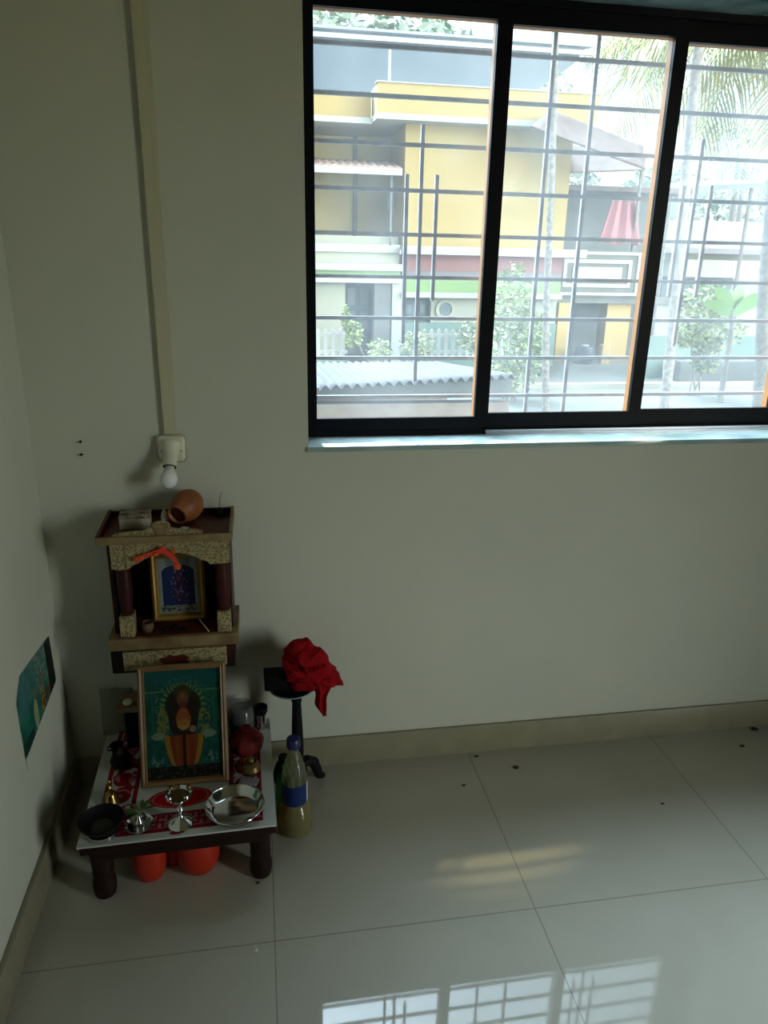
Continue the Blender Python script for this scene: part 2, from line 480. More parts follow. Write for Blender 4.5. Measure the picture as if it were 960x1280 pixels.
for y in (0.100, 0.104):
    pass
obj('track', MB().box(1.16, WX1-0.014, 0.104, 0.107, 0.972, 0.982).box(1.16, WX1-0.014, 0.098, 0.1005, 0.970, 0.9745), M['track'], win, label='thin bare metal sliding track')

# iron grille outside the glass
gr = thing('window_grille', 'grey iron bar grille fixed outside the sliding window', 'window grille', (1.4, 0.215, 0.96))
for i in range(9):
    z = 1.0585+0.1076*i
    obj('horizontal_bar', MB().box(WX0, WX1-0.012, 0.21, 0.219, z-0.0048, z+0.0048), M['iron'], gr)
for x, z0, z1 in ((0.941, 1.205, 1.636), (0.979, 1.10, 1.753), (1.021, 1.32, 1.637), (1.314, 0.970, WZ1), (1.431, 0.970, WZ1),
                  (1.722, 1.34, 1.634), (1.760, 1.20, 1.752), (1.806, 1.34, 1.638)):
    obj('vertical_bar', MB().box(x-0.0048, x+0.0048, 0.2195, 0.229, z0, z1), M['iron'], gr)

# ------------------------------------------------------------------ wall fittings
t = thing('cable_conduit', 'cream plastic cable trunking running down the back wall', 'cable trunking', (0.324, 0, 1.01))
obj('channel', MB().prism([(0.309, 0, 1.011), (0.339, 0, 1.011), (0.343, 0, 1.92), (0.346, 0, RZ), (0.311, 0, RZ), (0.3085, 0, 1.92)], (0, -0.0005, 0), (0, -0.009, 0)), M['pvc'], t)
obj('snap_cover', MB().prism([(0.311, 0, 1.011), (0.3305, 0, 1.011), (0.334, 0, 1.92), (0.337, 0, RZ), (0.313, 0, RZ), (0.3105, 0, 1.92)], (0, -0.0088, 0), (0, -0.013, 0)), M['pvc'], t)

t = thing('bulb_holder', 'cream angled bulb holder screwed below the cable trunking', 'bulb holder', (0.325, 0, 0.974))
mb = MB().box(0.290, 0.360, -0.016, -0.0005, 0.940, 1.008, 0.012, 4)
obj('back_plate', mb, M['holder'], t)
ax = Vector((-0.06, -0.62, -0.78))
c0 = Vector((0.3255, -0.010, 0.985))
obj('socket', MB().lathe([(0.0, 0), (0.026, 0), (0.024, 0.012), (0.0185, 0.026), (0.0165, 0.045), (0.0165, 0.060), (0.0155, 0.060), (0.0150, 0.050), (0, 0.050)], c0, 32, ax), M['holder'], t)
obj('socket_ring', MB().lathe([(0.0150, 0.0505), (0.0157, 0.061), (0.0142, 0.062), (0.0125, 0.058), (0.0125, 0.0505)], c0, 32, ax), M['blackdot'], t, label='dark gap at the socket mouth')
for x, z in ((0.303, 0.970), (0.346, 0.970)):
    obj('screw', MB().lathe([(0, 0), (0.0032, 0), (0.0026, 0.002), (0, 0.002)], (x, -0.0158, z), 12, (0, -1, 0)), M['blackdot'], t)
t = thing('light_bulb', 'small white round bulb, unlit, in the cream holder', 'light bulb', tuple(c0+ax.normalized()*0.052))
obj('cap', MB().lathe([(0, 0.0515), (0.0115, 0.0515), (0.0115, 0.066), (0.0135, 0.073), (0, 0.073)], c0, 24, ax), M['holder'], t)
obj('globe', MB().lathe([(0.0125, 0.0705), (0.017, 0.078), (0.0205, 0.088), (0.0205, 0.097), (0.017, 0.107), (0.010, 0.1135), (0, 0.116)], c0, 28, ax), M['bulb'], t)
for i, z in enumerate((0.994, 0.962)):
    o = obj('wall_nail', MB().lathe([(0, 0), (0.0030, 0), (0.0030, 0.003), (0.0016, 0.003), (0.0014, 0.010), (0, 0.010)], (0.1125-0.001*i, 0.0, z), 10, (0, -1, 0)), M['blackdot'], None, loc=(0.1125-0.001*i, 0, z))
    tag(o, ('upper', 'lower')[i]+' of two small dark nails in the wall left of the bulb', 'nail', 'nails in the back wall')

# ------------------------------------------------------------------ wall shrine
sh = thing('home_shrine', 'maroon and speckled beige wooden shrine mounted on the wall below the bulb', 'home shrine', (0.315, -0.08, 0.40))
obj('back_panel', MB().box(0.178, 0.452, -0.012, -0.0005, 0.538, 0.790), M['maroon'], sh)
obj('side_panel', MB().box(0.172, 0.184, -0.125, -0.0005, 0.538, 0.790, 0.001), M['maroon'], sh)
obj('side_panel', MB().box(0.446, 0.458, -0.125, -0.0005, 0.538, 0.790, 0.001), M['maroon'], sh)
# roof tray
rt = obj('roof_tray', MB().box(0.168, 0.460, -0.172, -0.0005, 0.790, 0.801, 0.001), M['maroonred'], sh)
obj('front_lip', MB().box(0.160, 0.4665, -0.181, -0.1725, 0.791, 0.809, 0.0015), M['edge'], sh, label='beige front lip of the roof tray')
def rim(xa, xb):
    return MB().prism([(xa, -0.172, 0.790), (xa, -0.0005, 0.790), (xa, -0.0005, 0.818), (xa, -0.172, 0.810)], (0, 0, 0), (xb-xa, 0, 0))
obj('roof_rim', rim(0.160, 0.1675), M['maroonred'], sh)
obj('roof_rim', rim(0.4605, 0.468), M['edge'], sh, label='beige right rim of the roof tray')
obj('roof_rim', MB().box(0.1675, 0.4605, -0.008, -0.0005, 0.8012, 0.815), M['maroon'], sh)
# crest with scallops behind the lip
pts = []
n = 60
for i in range(n+1):
    x = 0.196 + (0.400-0.196)*i/n
    d = abs(x-0.306)
    h = 0.8175 + 0.0022*abs(math.sin((x-0.196)*95)) - 0.007*max(0, (d-0.075)/0.035)
    if d < 0.05: h = max(h, 0.826-0.008*(d-0.02)/0.03)
    if d < 0.020: h = 0.842-0.006*(d/0.020)**2
    pts.append((x, -0.170, h))
pts = [(0.196, -0.170, 0.8015)] + pts + [(0.400, -0.170, 0.8015)]
obj('crest', MB().prism(pts, (0, 0, 0), (0, 0.007, 0)), M['granite'], sh)
obj('crest_boss', MB().prism([(0.288, -0.170, 0.836), (0.324, -0.170, 0.836), (0.314, -0.170, 0.806), (0.298, -0.170, 0.806)], (0, 0, 0), (0, -0.003, 0)), M['edge'], sh, label='tan keystone in the middle of the crest')
# arched front panel hanging below the roof
arch = [(0.186, 0.789), (0.186, 0.722)]
arch += [(0.205, 0.719), (0.226, 0.722), (0.236, 0.731), (0.248, 0.7345), (0.262, 0.745), (0.285, 0.754), (0.318, 0.760), (0.352, 0.755), (0.378, 0.746), (0.392, 0.736), (0.404, 0.733), (0.413, 0.724), (0.4585, 0.7265), (0.4585, 0.789)]
obj('arch_panel', MB().prism([(x, -0.158, z) for x, z in arch], (0, 0, 0), (0, 0.010, 0)), M['granite'], sh)
obj('arch_panel_seam', MB().box(0.2185, 0.2205, -0.1595, -0.158, 0.724, 0.788), M['edge'], sh, label='tan seam line on the arched panel')
obj('bead', MB().tube([(0.172, -0.161, 0.787), (0.462, -0.161, 0.787)], 0.0025, 8), M['maroonred'], sh)
for x in (0.205, 0.437):
    prof = [(0, 0), (0.017, 0), (0.017, 0.006), (0.0135, 0.010), (0.0155, 0.025), (0.0175, 0.055), (0.0178, 0.085), (0.0165, 0.115), (0.0145, 0.130), (0.017, 0.136), (0.017, 0.145), (0, 0.145)]
    obj('column', MB().lathe(prof, (x, -0.128, 0.592), 24), M['maroon'], sh)
    obj('column_foot', MB().box(x-0.0165, x+0.0165, -0.150, -0.108, 0.5365, 0.5925, 0.0012), M['granite'], sh)
    obj('column_head', MB().box(x-0.017, x+0.017, -0.146, -0.110, 0.734, 0.790, 0.0012), M['maroon'], sh)
obj('base_plate', MB().box(0.160, 0.4695, -0.160, -0.0005, 0.506, 0.537, 0.0015), M['baseedge'], sh)
obj('shelf_face', MB().box(0.185, 0.445, -0.150, -0.012, 0.5372, 0.5385), M['maroonred'], sh, label='stained red brown shelf surface')
obj('lower_box', MB().box(0.145, 0.456, -0.085, -0.0005, 0.400, 0.506, 0.002), M['darkwood'], sh)
obj('lower_front', MB().box(0.190, 0.452, -0.128, -0.085, 0.452, 0.506, 0.001), M['maroon'], sh)
obj('apron', MB().box(0.186, 0.4375, -0.140, -0.1285, 0.438, 0.4905, 0.0012), M['granite'], sh)
random.seed(3)
st = MB()
pts = []
for k in range(22):
    a = 2*PI*k/22; r = 0.75+0.5*random.random()
    pts.append((0.312+0.036*r*math.cos(a), -0.1405, 0.463+0.014*r*math.sin(a)))
st.prism(pts, (0, 0, 0), (0, -0.0006, 0))
obj('stain', st, M['maroonred'], sh, label='red brown vermilion stain on the apron')

# things on the shrine roof
t = thing('card_box', 'small cream box with a dark patterned lid on the shrine roof', 'box', (0.237, -0.085, 0.802), math.radians(4))
obj('tray', MB().box(-0.035, 0.035, -0.022, 0.032, 0.0, 0.026, 0.001), M['card'], t, local=True)
obj('lid', MB().box(-0.036, 0.036, -0.023, 0.033, 0.026, 0.034, 0.0015), M['cardprint'], t, local=True)
t = thing('clay_pot', 'orange brown clay pot lying on its side on the shrine roof', 'clay pot', (0.348, -0.085, 0.802))
ax = Vector((-0.42, -0.80, -0.24)).normalized()
pc = Vector((0.355, -0.062, 0.841))
prof = [(0, -0.046), (0.016, -0.044), (0.028, -0.036), (0.0375, -0.018), (0.0385, 0.0), (0.034, 0.018), (0.026, 0.030), (0.0225, 0.035), (0.0255, 0.041), (0.0235, 0.0425), (0.020, 0.036), (0.022, 0.030), (0.028, 0.016), (0.030, 0.0), (0, -0.01)]
obj('body', MB().lathe(prof, pc, 32, ax), M['clay'], t)
obj('mouth_plug', MB().lathe([(0, 0.024), (0.020, 0.024), (0.020, 0.034), (0.012, 0.038), (0, 0.039)], pc, 24, ax), M['claydark'], t, label='dark red plug in the mouth of the pot')  # dark red plug closing the mouth of the pot
t = thing('incense_cone', 'black cone with a thin wire at the rear right of the shrine roof', 'incense cone', (0.432, -0.022, 0.802))
obj('cone', MB().lathe([(0, 0), (0.014, 0), (0.012, 0.010), (0.010, 0.017), (0.0, 0.021)], (0.432, -0.022, 0.8012), 20), M['blackdot'], t)
obj('wire', MB().tube([(0.432, -0.022, 0.815), (0.434, -0.020, 0.842), (0.440, -0.015, 0.862)], 0.0007, 6), M['blackdot'], t)
o = obj('paper_scrap', MB().prism([(0.338, -0.120, 0.8012), (0.358, -0.126, 0.8012), (0.364, -0.108, 0.8012), (0.350, -0.100, 0.8012)], (0, 0, 0.0004), (0, 0, 0.0018)), M['paper'], None, loc=(0.35, -0.113, 0.802))
tag(o, 'scrap of white paper in front of the clay pot on the shrine roof', 'paper')
o = obj('shell', MB().lathe([(0, 0), (0.008, 0.004), (0.010, 0.012), (0.007, 0.024), (0.002, 0.034), (0, 0.035)], (0.302, -0.060, 0.8012), 16), M['paper'], None, loc=(0.302, -0.060, 0.8012))
tag(o, 'small white shell standing left of the clay pot', 'shell')

# orange garland on the arch
gl = thing('flower_garland', 'orange artificial flower garland pinned across the shrine arch', 'garland', (0.30, -0.163, 0.74))
def ribbon(pts, w, th=0.002):
    mb = MB()
    L = []; R = []
    pts = [Vector(p) for p in pts]
    for i, p in enumerate(pts):
        d = (pts[min(i+1, len(pts)-1)]-pts[max(i-1, 0)]); d.y = 0; d.normalize()
        nn = Vector((-d.z, 0, d.x))
        ww = w[i] if isinstance(w, (list, tuple)) else w
        L.append(p+nn*ww/2); R.append(p-nn*ww/2)
    rows = [L, R, [p+Vector((0, -th, 0)) for p in R], [p+Vector((0, -th, 0)) for p in L], L]
    return mb.surf(rows, smooth=False)
obj('ribbon', ribbon([(0.248, -0.161, 0.751), (0.268, -0.163, 0.757), (0.288, -0.164, 0.762), (0.306, -0.166, 0.769), (0.322, -0.166, 0.756), (0.333, -0.167, 0.742), (0.338, -0.168, 0.730)], [0.007, 0.010, 0.012, 0.016, 0.012, 0.010, 0.008]), M['redorange'], gl)
def blossom(c, r, seed):
    random.seed(seed)
    mb = MB()
    for k in range(9):
        a = 2*PI*k/9+random.random()*0.4
        d = Vector((math.cos(a), -0.45-0.3*random.random(), math.sin(a)))
        mb.ball(Vector(c)+d*r*0.55, r*0.5, sx=1, sy=0.7, sz=0.8, seg=8)
    mb.ball(Vector(c)+Vector((0, -r*0.5, 0)), r*0.5, seg=8)
    return mb
for k, (c, r) in enumerate((((0.246, -0.163, 0.749), 0.008), ((0.256, -0.164, 0.753), 0.007), ((0.337, -0.168, 0.727), 0.009), ((0.331, -0.167, 0.764), 0.006), ((0.306, -0.166, 0.774), 0.007), ((0.289, -0.165, 0.759), 0.006))):
    obj('blossom', blossom(c, r, k), M['orange'] if k != 4 else M['redorange'], gl)

# framed print standing in the shrine
def shrine_print(u, v):
    c = (0.62, 0.66, 0.64)
    if 0.10 < u < 0.90 and 0.16 < v < 0.74: c = (0.14, 0.19, 0.38)
    if ell(u, v, 0.5, 0.74, 0.40, 0.13) and v > 0.5: c = (0.14, 0.19, 0.38)
    if v > 0.86 and abs(u-0.5) < 0.3: c = (0.5, 0.55, 0.52)
    if ell(u, v, 0.52, 0.46, 0.17, 0.30): c = (0.20, 0.13, 0.27)
    if ell(u, v, 0.52, 0.66, 0.07, 0.06): c = (0.32, 0.22, 0.30)
    if ell(u, v, 0.52, 0.77, 0.05, 0.09): c = (0.24, 0.14, 0.24)
    n = noise.noise(Vector((u*22, v*26, 1.5)))
    if n > 0.35 and 0.3 < u < 0.75 and 0.2 < v < 0.8: c = (0.46, 0.40, 0.52)
    if v < 0.16:
        c = (0.55, 0.55, 0.50) if n > -0.05 else (0.25, 0.27, 0.27)
    if v < 0.05 or u < 0.06 or u > 0.94: c = (0.58, 0.60, 0.56)
    return tuple(0.85*x*(0.92+0.16*hsh(round(u*40), round(v*50))) for x in c)
fp = thing('framed_print', 'gilt framed blue devotional print standing inside the shrine', 'picture', (0.322, -0.066, 0.5385))
tilt = 0.10
def on_tilt(x, z, y0, zb, depth=0.0):
    """point x across, z up the face of something leaning back by tilt from (y0, zb); depth towards the viewer"""
    return Vector((x, y0 + z*math.sin(tilt) - depth*math.cos(tilt), zb + z*math.cos(tilt) + depth*math.sin(tilt)))
def tilt_frame(x0, x1, h, w, y0, zb, d, prof_d):
    """four mitred mouldings, stepped in profile"""
    mb = MB()
    loops = []
    for inset, dep in ((0, 0), (0, d), (w*0.35, d+prof_d), (w*0.65, d+prof_d*0.4), (w*0.8, d+prof_d*0.7), (w, d*0.7), (w, 0.001)):
        loops.append([on_tilt(x0+inset, inset, y0, zb, dep), on_tilt(x1-inset, inset, y0, zb, dep), on_tilt(x1-inset, h-inset, y0, zb, dep), on_tilt(x0+inset, h-inset, y0, zb, dep)])
    mb.surf(loops+[loops[0]], smooth=False, wrap=True)
    return mb
def tilt_slab(x0, x1, z0, z1, y0, zb, d0, d1):
    mb = MB()
    return mb.prism([on_tilt(x0, z0, y0, zb, d0), on_tilt(x1, z0, y0, zb, d0), on_tilt(x1, z1, y0, zb, d0), on_tilt(x0, z1, y0, zb, d0)], (0, 0, 0), on_tilt(0, 0, 0, 0, d1)-on_tilt(0, 0, 0, 0, d0))
obj('frame', tilt_frame(0.257, 0.389, 0.182, 0.017, -0.068, 0.5390, 0.010, 0.004), M['gold'], fp)
obj('backing', tilt_slab(0.260, 0.386, 0.003, 0.179, -0.068, 0.5390, -0.002, 0.001), M['darkwood'], fp)
picture('print', on_tilt(0.273, 0.016, -0.068, 0.5390, 0.004), (0.100, 0, 0), on_tilt(0, 0.150, 0, 0)-on_tilt(0, 0, 0, 0), 50, 70, shrine_print, M['print'], fp)

# bits on the shrine shelf
t = thing('incense_holder', 'brown clay incense pot on the left of the shrine shelf', 'incense holder', (0.250, -0.125, 0.5385))
obj('pot', MB().lathe([(0, 0), (0.010, 0), (0.014, 0.008), (0.015, 0.016), (0.012, 0.022), (0.0135, 0.026), (0.011, 0.026), (0.010, 0.018), (0, 0.016)], (0.250, -0.125, 0.5386), 20), M['incense'], t)
obj('ash', MB().ball((0.250, -0.125, 0.556), 0.0095, sz=0.5, seg=12), M['dirt'], t)
o = obj('incense_stub', MB().tube([(0.372, -0.095, 0.548), (0.385, -0.12, 0.5435), (0.398, -0.148, 0.5405)], 0.0017, 6), M['paper'], None, loc=(0.385, -0.12, 0.5387))
tag(o, 'pale burnt stick lying at the right of the shrine shelf', 'stick')
random.seed(11)
for i, (x, y, r, l) in enumerate(((0.288, -0.125, 0.010, 'leftmost dried dark flower on the shrine shelf, beside the clay incense pot'), (0.312, -0.118, 0.012, 'middle dried dark flower on the shrine shelf, below the gilt frame'), (0.335, -0.130, 0.009, 'rightmost dried dark flower on the shrine shelf, nearest the pale stick'))):
    mb = MB()
    for k in range(10):
        a = random.random()*2*PI
        mb.ball((x+r*0.6*math.cos(a), y+r*0.6*math.sin(a), 0.5386+r*0.4), r*0.42, sz=0.9, seg=8)
    o = obj('dried_flower', mb, M['blackdot'], None, loc=(x, y, 0.5387))
    tag(o, l, 'flower', 'dried flowers on the shrine shelf')

# ------------------------------------------------------------------ low table
TZ = 0.175
rz = math.radians(1.2)
tb = thing('low_table', 'low dark wooden table with red and white printed top in the corner', 'table', (0.323, -0.218, 0), rz)
W2, D2 = 0.2205, 0.2145
obj('board', MB().box(-W2+0.004, W2-0.004, -D2+0.004, D2-0.004, 0.146, 0.1695, 0.002), M['darkwood'], tb, local=True)
obj('rail', MB().box(-W2+0.03, W2-0.03, -D2+0.014, -D2+0.032, 0.118, 0.146, 0.002), M['darkwood'], tb, local=True)
obj('rail', MB().box(-W2+0.03, W2-0.03, D2-0.032, D2-0.014, 0.118, 0.146, 0.002), M['darkwood'], tb, local=True)
obj('rail', MB().box(-W2+0.014, -W2+0.032, -D2+0.03, D2-0.03, 0.118, 0.146, 0.002), M['darkwood'], tb, local=True)
obj('rail', MB().box(W2-0.032, W2-0.014, -D2+0.03, D2-0.03, 0.118, 0.146, 0.002), M['darkwood'], tb, local=True)
for sx in (-1, 1):
    for sy in (-1, 1):
        prof = [(0, 0), (0.018, 0), (0.024, 0.004), (0.0265, 0.016), (0.0270, 0.030), (0.0255, 0.046), (0.0225, 0.060), (0.025, 0.068), (0.0235, 0.076), (0.025, 0.100), (0.027, 0.146), (0, 0.146)]
        obj('leg', MB().lathe(prof, (sx*(W2-0.040), sy*(D2-0.040), 0.0005), 24), M['darkwood'], tb, local=True)
top = obj('printed_top', MB().box(-W2, W2, -D2, D2, 0.1695, 0.1745, 0.0008), M['whitelam'], tb, local=True, label='white laminate sheet with a red printed border')
RED = (0.50, 0.05, 0.11); WHT = (0.74, 0.75, 0.73); PNK = (0.66, 0.42, 0.43)
def top_print(u, v):
    x, y = u*0.441, v*0.429          # metres from the front left corner
    c = WHT
    def strip(a, w, along):
        a = a/w
        if a < 0.16 or a > 0.84:
            return RED if (a < 0.13 or a > 0.87 or (along*90) % 1 < 0.6) else PNK
        n = noise.noise(Vector((along*70, a*5, 0.3)))
        k = (along*16) % 1
        if ell(k, a, 0.5, 0.5, 0.42, 0.30): return RED if n < 0.1 else PNK
        return RED if n > 0.05 else WHT
    if 0.030 < x < 0.112 and y > 0.045: c = strip(x-0.030, 0.082, y)
    if 0.329 < x < 0.411 and y > 0.045: c = strip(x-0.329, 0.082, y)
    if 0.020 < y < 0.080 and 0.060 < x < 0.411:
        a = (y-0.020)/0.060
        if a < 0.22 or a > 0.86:
            c = RED if (a < 0.17 or a > 0.90 or (x*90) % 1 < 0.6) else PNK
        else:
            c = PNK
            for cx in (0.168, 0.262):            # hooked crosses of good luck beside the lamp
                p, q = (x-cx)/0.017, (a-0.54)/0.30
                if abs(p) < 1 and abs(q) < 1:
                    t_ = 0.20
                    if abs(p) < t_ or abs(q) < t_: c = RED
                    if q > 1-2*t_ and p > 0: c = RED
                    if q < -1+2*t_ and p < 0: c = RED
                    if p > 1-2*t_ and q < 0: c = RED
                    if p < -1+2*t_ and q > 0: c = RED
            n = noise.noise(Vector((x*75, a*3, 2.0)))
            if abs(x-0.168) > 0.022 and abs(x-0.262) > 0.022 and n > -0.12: c = RED
    if ell(x, y, 0.215, 0.1300, 0.075, 0.036):
        c = (0.66, 0.05, 0.09)
        if 0.7 < ((x-0.215)/0.075)**2+((y-0.13)/0.036)**2 < 0.8: c = PNK
    if ell(x, y, 0.215, 0.012, 0.017, 0.006): c = RED
    return c
FRAME[top] = FRAME[tb]
fm = FRAME[tb]
picture('border_print', fm @ Vector((-W2, -D2, 0.17475)), (fm.to_3x3() @ Vector((2*W2, 0, 0))), (fm.to_3x3() @ Vector((0, 2*D2, 0))), 230, 224, top_print, M['printgloss'], tb)

# framed painting leaning on the shrine
def painting(u, v):
    n = noise.noise(Vector((u*14, v*18, 0.7)))
    n2 = noise.noise(Vector((u*30, v*36, 4.7)))
    c = (0.10+0.05*n, 0.36+0.10*n, 0.30+0.08*n)
    if abs((u*5) % 1-0.5) < 0.05 and v > 0.45: c = (0.14, 0.46, 0.38)
    if v > 0.86: c = (0.12, 0.40, 0.38)
    if 0.80 < v < 0.815 and (u < 0.3 or u > 0.72): c = (0.40, 0.60, 0.42)
    # throne arch
    d = math.hypot((u-0.5)/0.30, (v-0.66)/0.22)
    if v > 0.58:
        if 0.80 < d < 1.0: c = (0.44, 0.58, 0.36) if (math.atan2(v-0.66, u-0.5)*5) % 1 < 0.55 else (0.14, 0.34, 0.20)
        elif 1.0 <= d < 1.25: c = (0.26, 0.52, 0.42) if (math.atan2(v-0.66, u-0.5)*3+n*1.5) % 1 < 0.38 and n2 > -0.2 else c
        elif d <= 0.8: c = (0.10, 0.22, 0.12)
    # throne sides and arms
    for s in (-1, 1):
        if ell(u, v, 0.5+s*0.27, 0.50, 0.08, 0.15) and n2 > -0.1: c = (0.50, 0.52, 0.26)
        if ell(u, v, 0.5+s*0.34, 0.40, 0.09, 0.035): c = (0.50, 0.62, 0.50)
        if ell(u, v, 0.5+s*0.36, 0.18, 0.08, 0.06) and n2 > 0: c = (0.42, 0.55, 0.52)
    # seated figure: hair and shawl, face, chest, folded legs in an orange robe
    if ell(u, v, 0.5, 0.60, 0.20, 0.26): c = (0.17, 0.13, 0.09)
    if ell(u, v, 0.5, 0.79, 0.12, 0.07): c = (0.24, 0.26, 0.12)
    if ell(u, v, 0.5, 0.735, 0.075, 0.075): c = (0.50, 0.31, 0.21)
    if ell(u, v, 0.5, 0.76, 0.03, 0.02): c = (0.60, 0.42, 0.26)
    if ell(u, v, 0.5, 0.675, 0.05, 0.03): c = (0.42, 0.20, 0.15)
    if ell(u, v, 0.5, 0.545, 0.095, 0.105): c = (0.66, 0.36, 0.16)
    if ell(u, v, 0.5, 0.50, 0.09, 0.05): c = (0.70, 0.50, 0.22)
    if ell(u, v, 0.5, 0.47, 0.07, 0.02): c = (0.78, 0.60, 0.30)
    if ell(u, v, 0.62, 0.45, 0.045, 0.03): c = (0.62, 0.50, 0.42)
    if 0.12 < v < 0.40:
        w = 0.25*(0.55+0.45*math.sqrt(min(1, (v-0.12)/0.20)))
        if abs(u-0.5) < w:
            k = abs(u-0.5)/w
            c = (0.60-0.12*k, 0.25+0.05*math.sin(u*50), 0.08)
            if k > 0.72: c = (0.70, 0.50, 0.16)
            if abs(u-0.5) < 0.02: c = (0.20, 0.07, 0.04)
    if v < 0.12: c = (0.08, 0.09, 0.08) if n2 < 0.25 else (0.30, 0.24, 0.16)
    return tuple(max(0, min(1, 0.66*x*(0.94+0.12*hsh(round(u*60), round(v*80))))) for x in c)
pf = thing('framed_painting', 'pine framed green picture of a seated orange robed figure leaning on the shrine', 'picture', (0.328, -0.28, TZ))
tilt = math.asin(0.085/0.290)
PY, PZ = -0.252, 0.1757
obj('frame', tilt_frame(0.2225, 0.4345, 0.302, 0.0155, PY, PZ, 0.012, 0.004), M['pine'], pf)
obj('backing', tilt_slab(0.225, 0.432, 0.003, 0.299, PY, PZ, -0.002, 0.001), M['darkwood'], pf)
picture('canvas', on_tilt(0.237, 0.0145, PY, PZ, 0.006), (0.183, 0, 0), on_tilt(0, 0.273, 0, 0)-on_tilt(0, 0, 0, 0), 92, 145, painting, M['print'], pf)

# steel plate
t = thing('steel_plate', 'shiny round steel plate with a raised rim at the table front right', 'plate', (0.452, -0.370, TZ))
prof = [(0, 0), (0.050, 0), (0.060, 0.006), (0.0655, 0.018), (0.0690, 0.0215), (0.0690, 0.0228), (0.0650, 0.0195), (0.058, 0.0075), (0.049, 0.0022), (0, 0.0022)]
obj('dish', MB().lathe(prof, (0.452, -0.372, TZ+0.0005), 48), M['steel'], t)
obj('rolled_rim', MB().lathe([(0.0685+0.0014*math.cos(a), 0.0225+0.0014*math.sin(a)) for a in [2*PI*k/8 for k in range(9)]], (0.452, -0.372, TZ+0.0005), 48, closed=False), M['steel'], t)

# steel pedestal lamp with cups
t = thing('pedestal_lamp', 'tall polished steel oil lamp on a domed foot before the painting', 'oil lamp', (0.329, -0.392, TZ))
prof = [(0, 0), (0.030, 0), (0.031, 0.003), (0.027, 0.007), (0.019, 0.013), (0.010, 0.018), (0.0065, 0.024), (0.006, 0.034), (0.0085, 0.040), (0.006, 0.046), (0.0055, 0.058), (0.008, 0.063), (0, 0.063)]
obj('pedestal', MB().lathe(prof, (0.329, -0.392, TZ+0.0005), 36), M['steel'], t)
obj('bowl', MB().lathe([(0, 0.063), (0.010, 0.064), (0.024, 0.071), (0.031, 0.081), (0.032, 0.083), (0.030, 0.083), (0.022, 0.0745), (0, 0.070)], (0.329, -0.392, TZ+0.0005), 36), M['steel'], t)
for a in (0.6, 2.4, 3.9, 5.5):
    p = Vector((0.329+0.026*math.cos(a), -0.392+0.026*math.sin(a), TZ+0.083))
    obj('wick_spout', MB().lathe([(0, 0), (0.005, 0), (0.0065, 0.004), (0.0045, 0.008), (0, 0.008)], p, 12), M['oldbrass'] if a < 3 else M['steel'], t)
obj('oil', MB().lathe([(0, 0.0755), (0.0235, 0.0755), (0.0235, 0.077), (0, 0.077)], (0.329, -0.392, TZ+0.0005), 24), M['oldbrass'], t)

# small steel lamp with leaves
t = thing('saucer_lamp', 'small steel cone lamp in a saucer between black bowl and tall lamp', 'oil lamp', (0.236, -0.392, TZ))
prof = [(0, 0), (0.020, 0), (0.027, 0.004), (0.0315, 0.010), (0.0315, 0.0115), (0.026, 0.0065), (0.013, 0.005), (0.010, 0.012), (0.0075, 0.022), (0.0045, 0.030), (0, 0.032)]
obj('saucer', MB().lathe(prof, (0.236, -0.392, TZ+0.0005), 36), M['steel'], t)
obj('cone', MB().lathe([(0.0125, 0.0055), (0.0105, 0.013), (0.008, 0.022), (0.0045, 0.031), (0, 0.0335)], (0.236, -0.392, TZ+0.0005), 24), M['steel'], t)

def leaf_mesh(mb, base, d, up, ln, wd, curl=0.3, seg=5):
    base = Vector(base); d = Vector(d).normalized(); up = Vector(up)
    s_ = d.cross(up)
    if s_.length < 1e-4: s_ = Vector((1, 0, 0))
    s_.normalize()
    A = []; B = []; Cc = []
    for i in range(seg+1):
        k = i/seg
        w = wd*math.sin(PI*min(1, 0.08+0.92*k))**0.8*0.5 if k < 1 else 0.0
        p = base + d*ln*k + Vector((0, 0, -curl*ln*k*k))
        A.append(p+s_*w); B.append(p+Vector((0, 0, -w*0.25))); Cc.append(p-s_*w)
    return mb.surf([A, B, Cc])
random.seed(21)
mb = MB()
for k in range(14):
    a = random.random()*2*PI
    leaf_mesh(mb, (0.232+0.010*math.cos(a), -0.345+0.008*math.sin(a), TZ+0.004+0.010*random.random()), (math.cos(a), math.sin(a), 0.5), (0, 0, 1), 0.022+0.008*random.random(), 0.009, 0.3)
mb.tube([(0.222, -0.350, TZ+0.003), (0.232, -0.345, TZ+0.006), (0.244, -0.340, TZ+0.004)], 0.0014, 6)
o = obj('leaf_sprig', mb, M['leaf'], None, loc=(0.232, -0.345, TZ))
tag(o, 'sprig of small green leaves behind the steel saucer lamp', 'leaves')
mb = MB()
for k in range(12):
    a = random.random()*2*PI
    leaf_mesh(mb, (0.168+0.010*math.cos(a), -0.345+0.008*math.sin(a), TZ+0.003+0.006*random.random()), (math.cos(a), math.sin(a), 0.4), (0, 0, 1), 0.016+0.006*random.random(), 0.007, 0.3)
mb.tube([(0.158, -0.348, TZ+0.003), (0.168, -0.345, TZ+0.004), (0.180, -0.342, TZ+0.003)], 0.0012, 6)
o = obj('leaf_sprig', mb, M['leaf'], None, loc=(0.168, -0.345, TZ))
tag(o, 'sprig of small leaves behind the black bowl, at the brass bell', 'leaves')

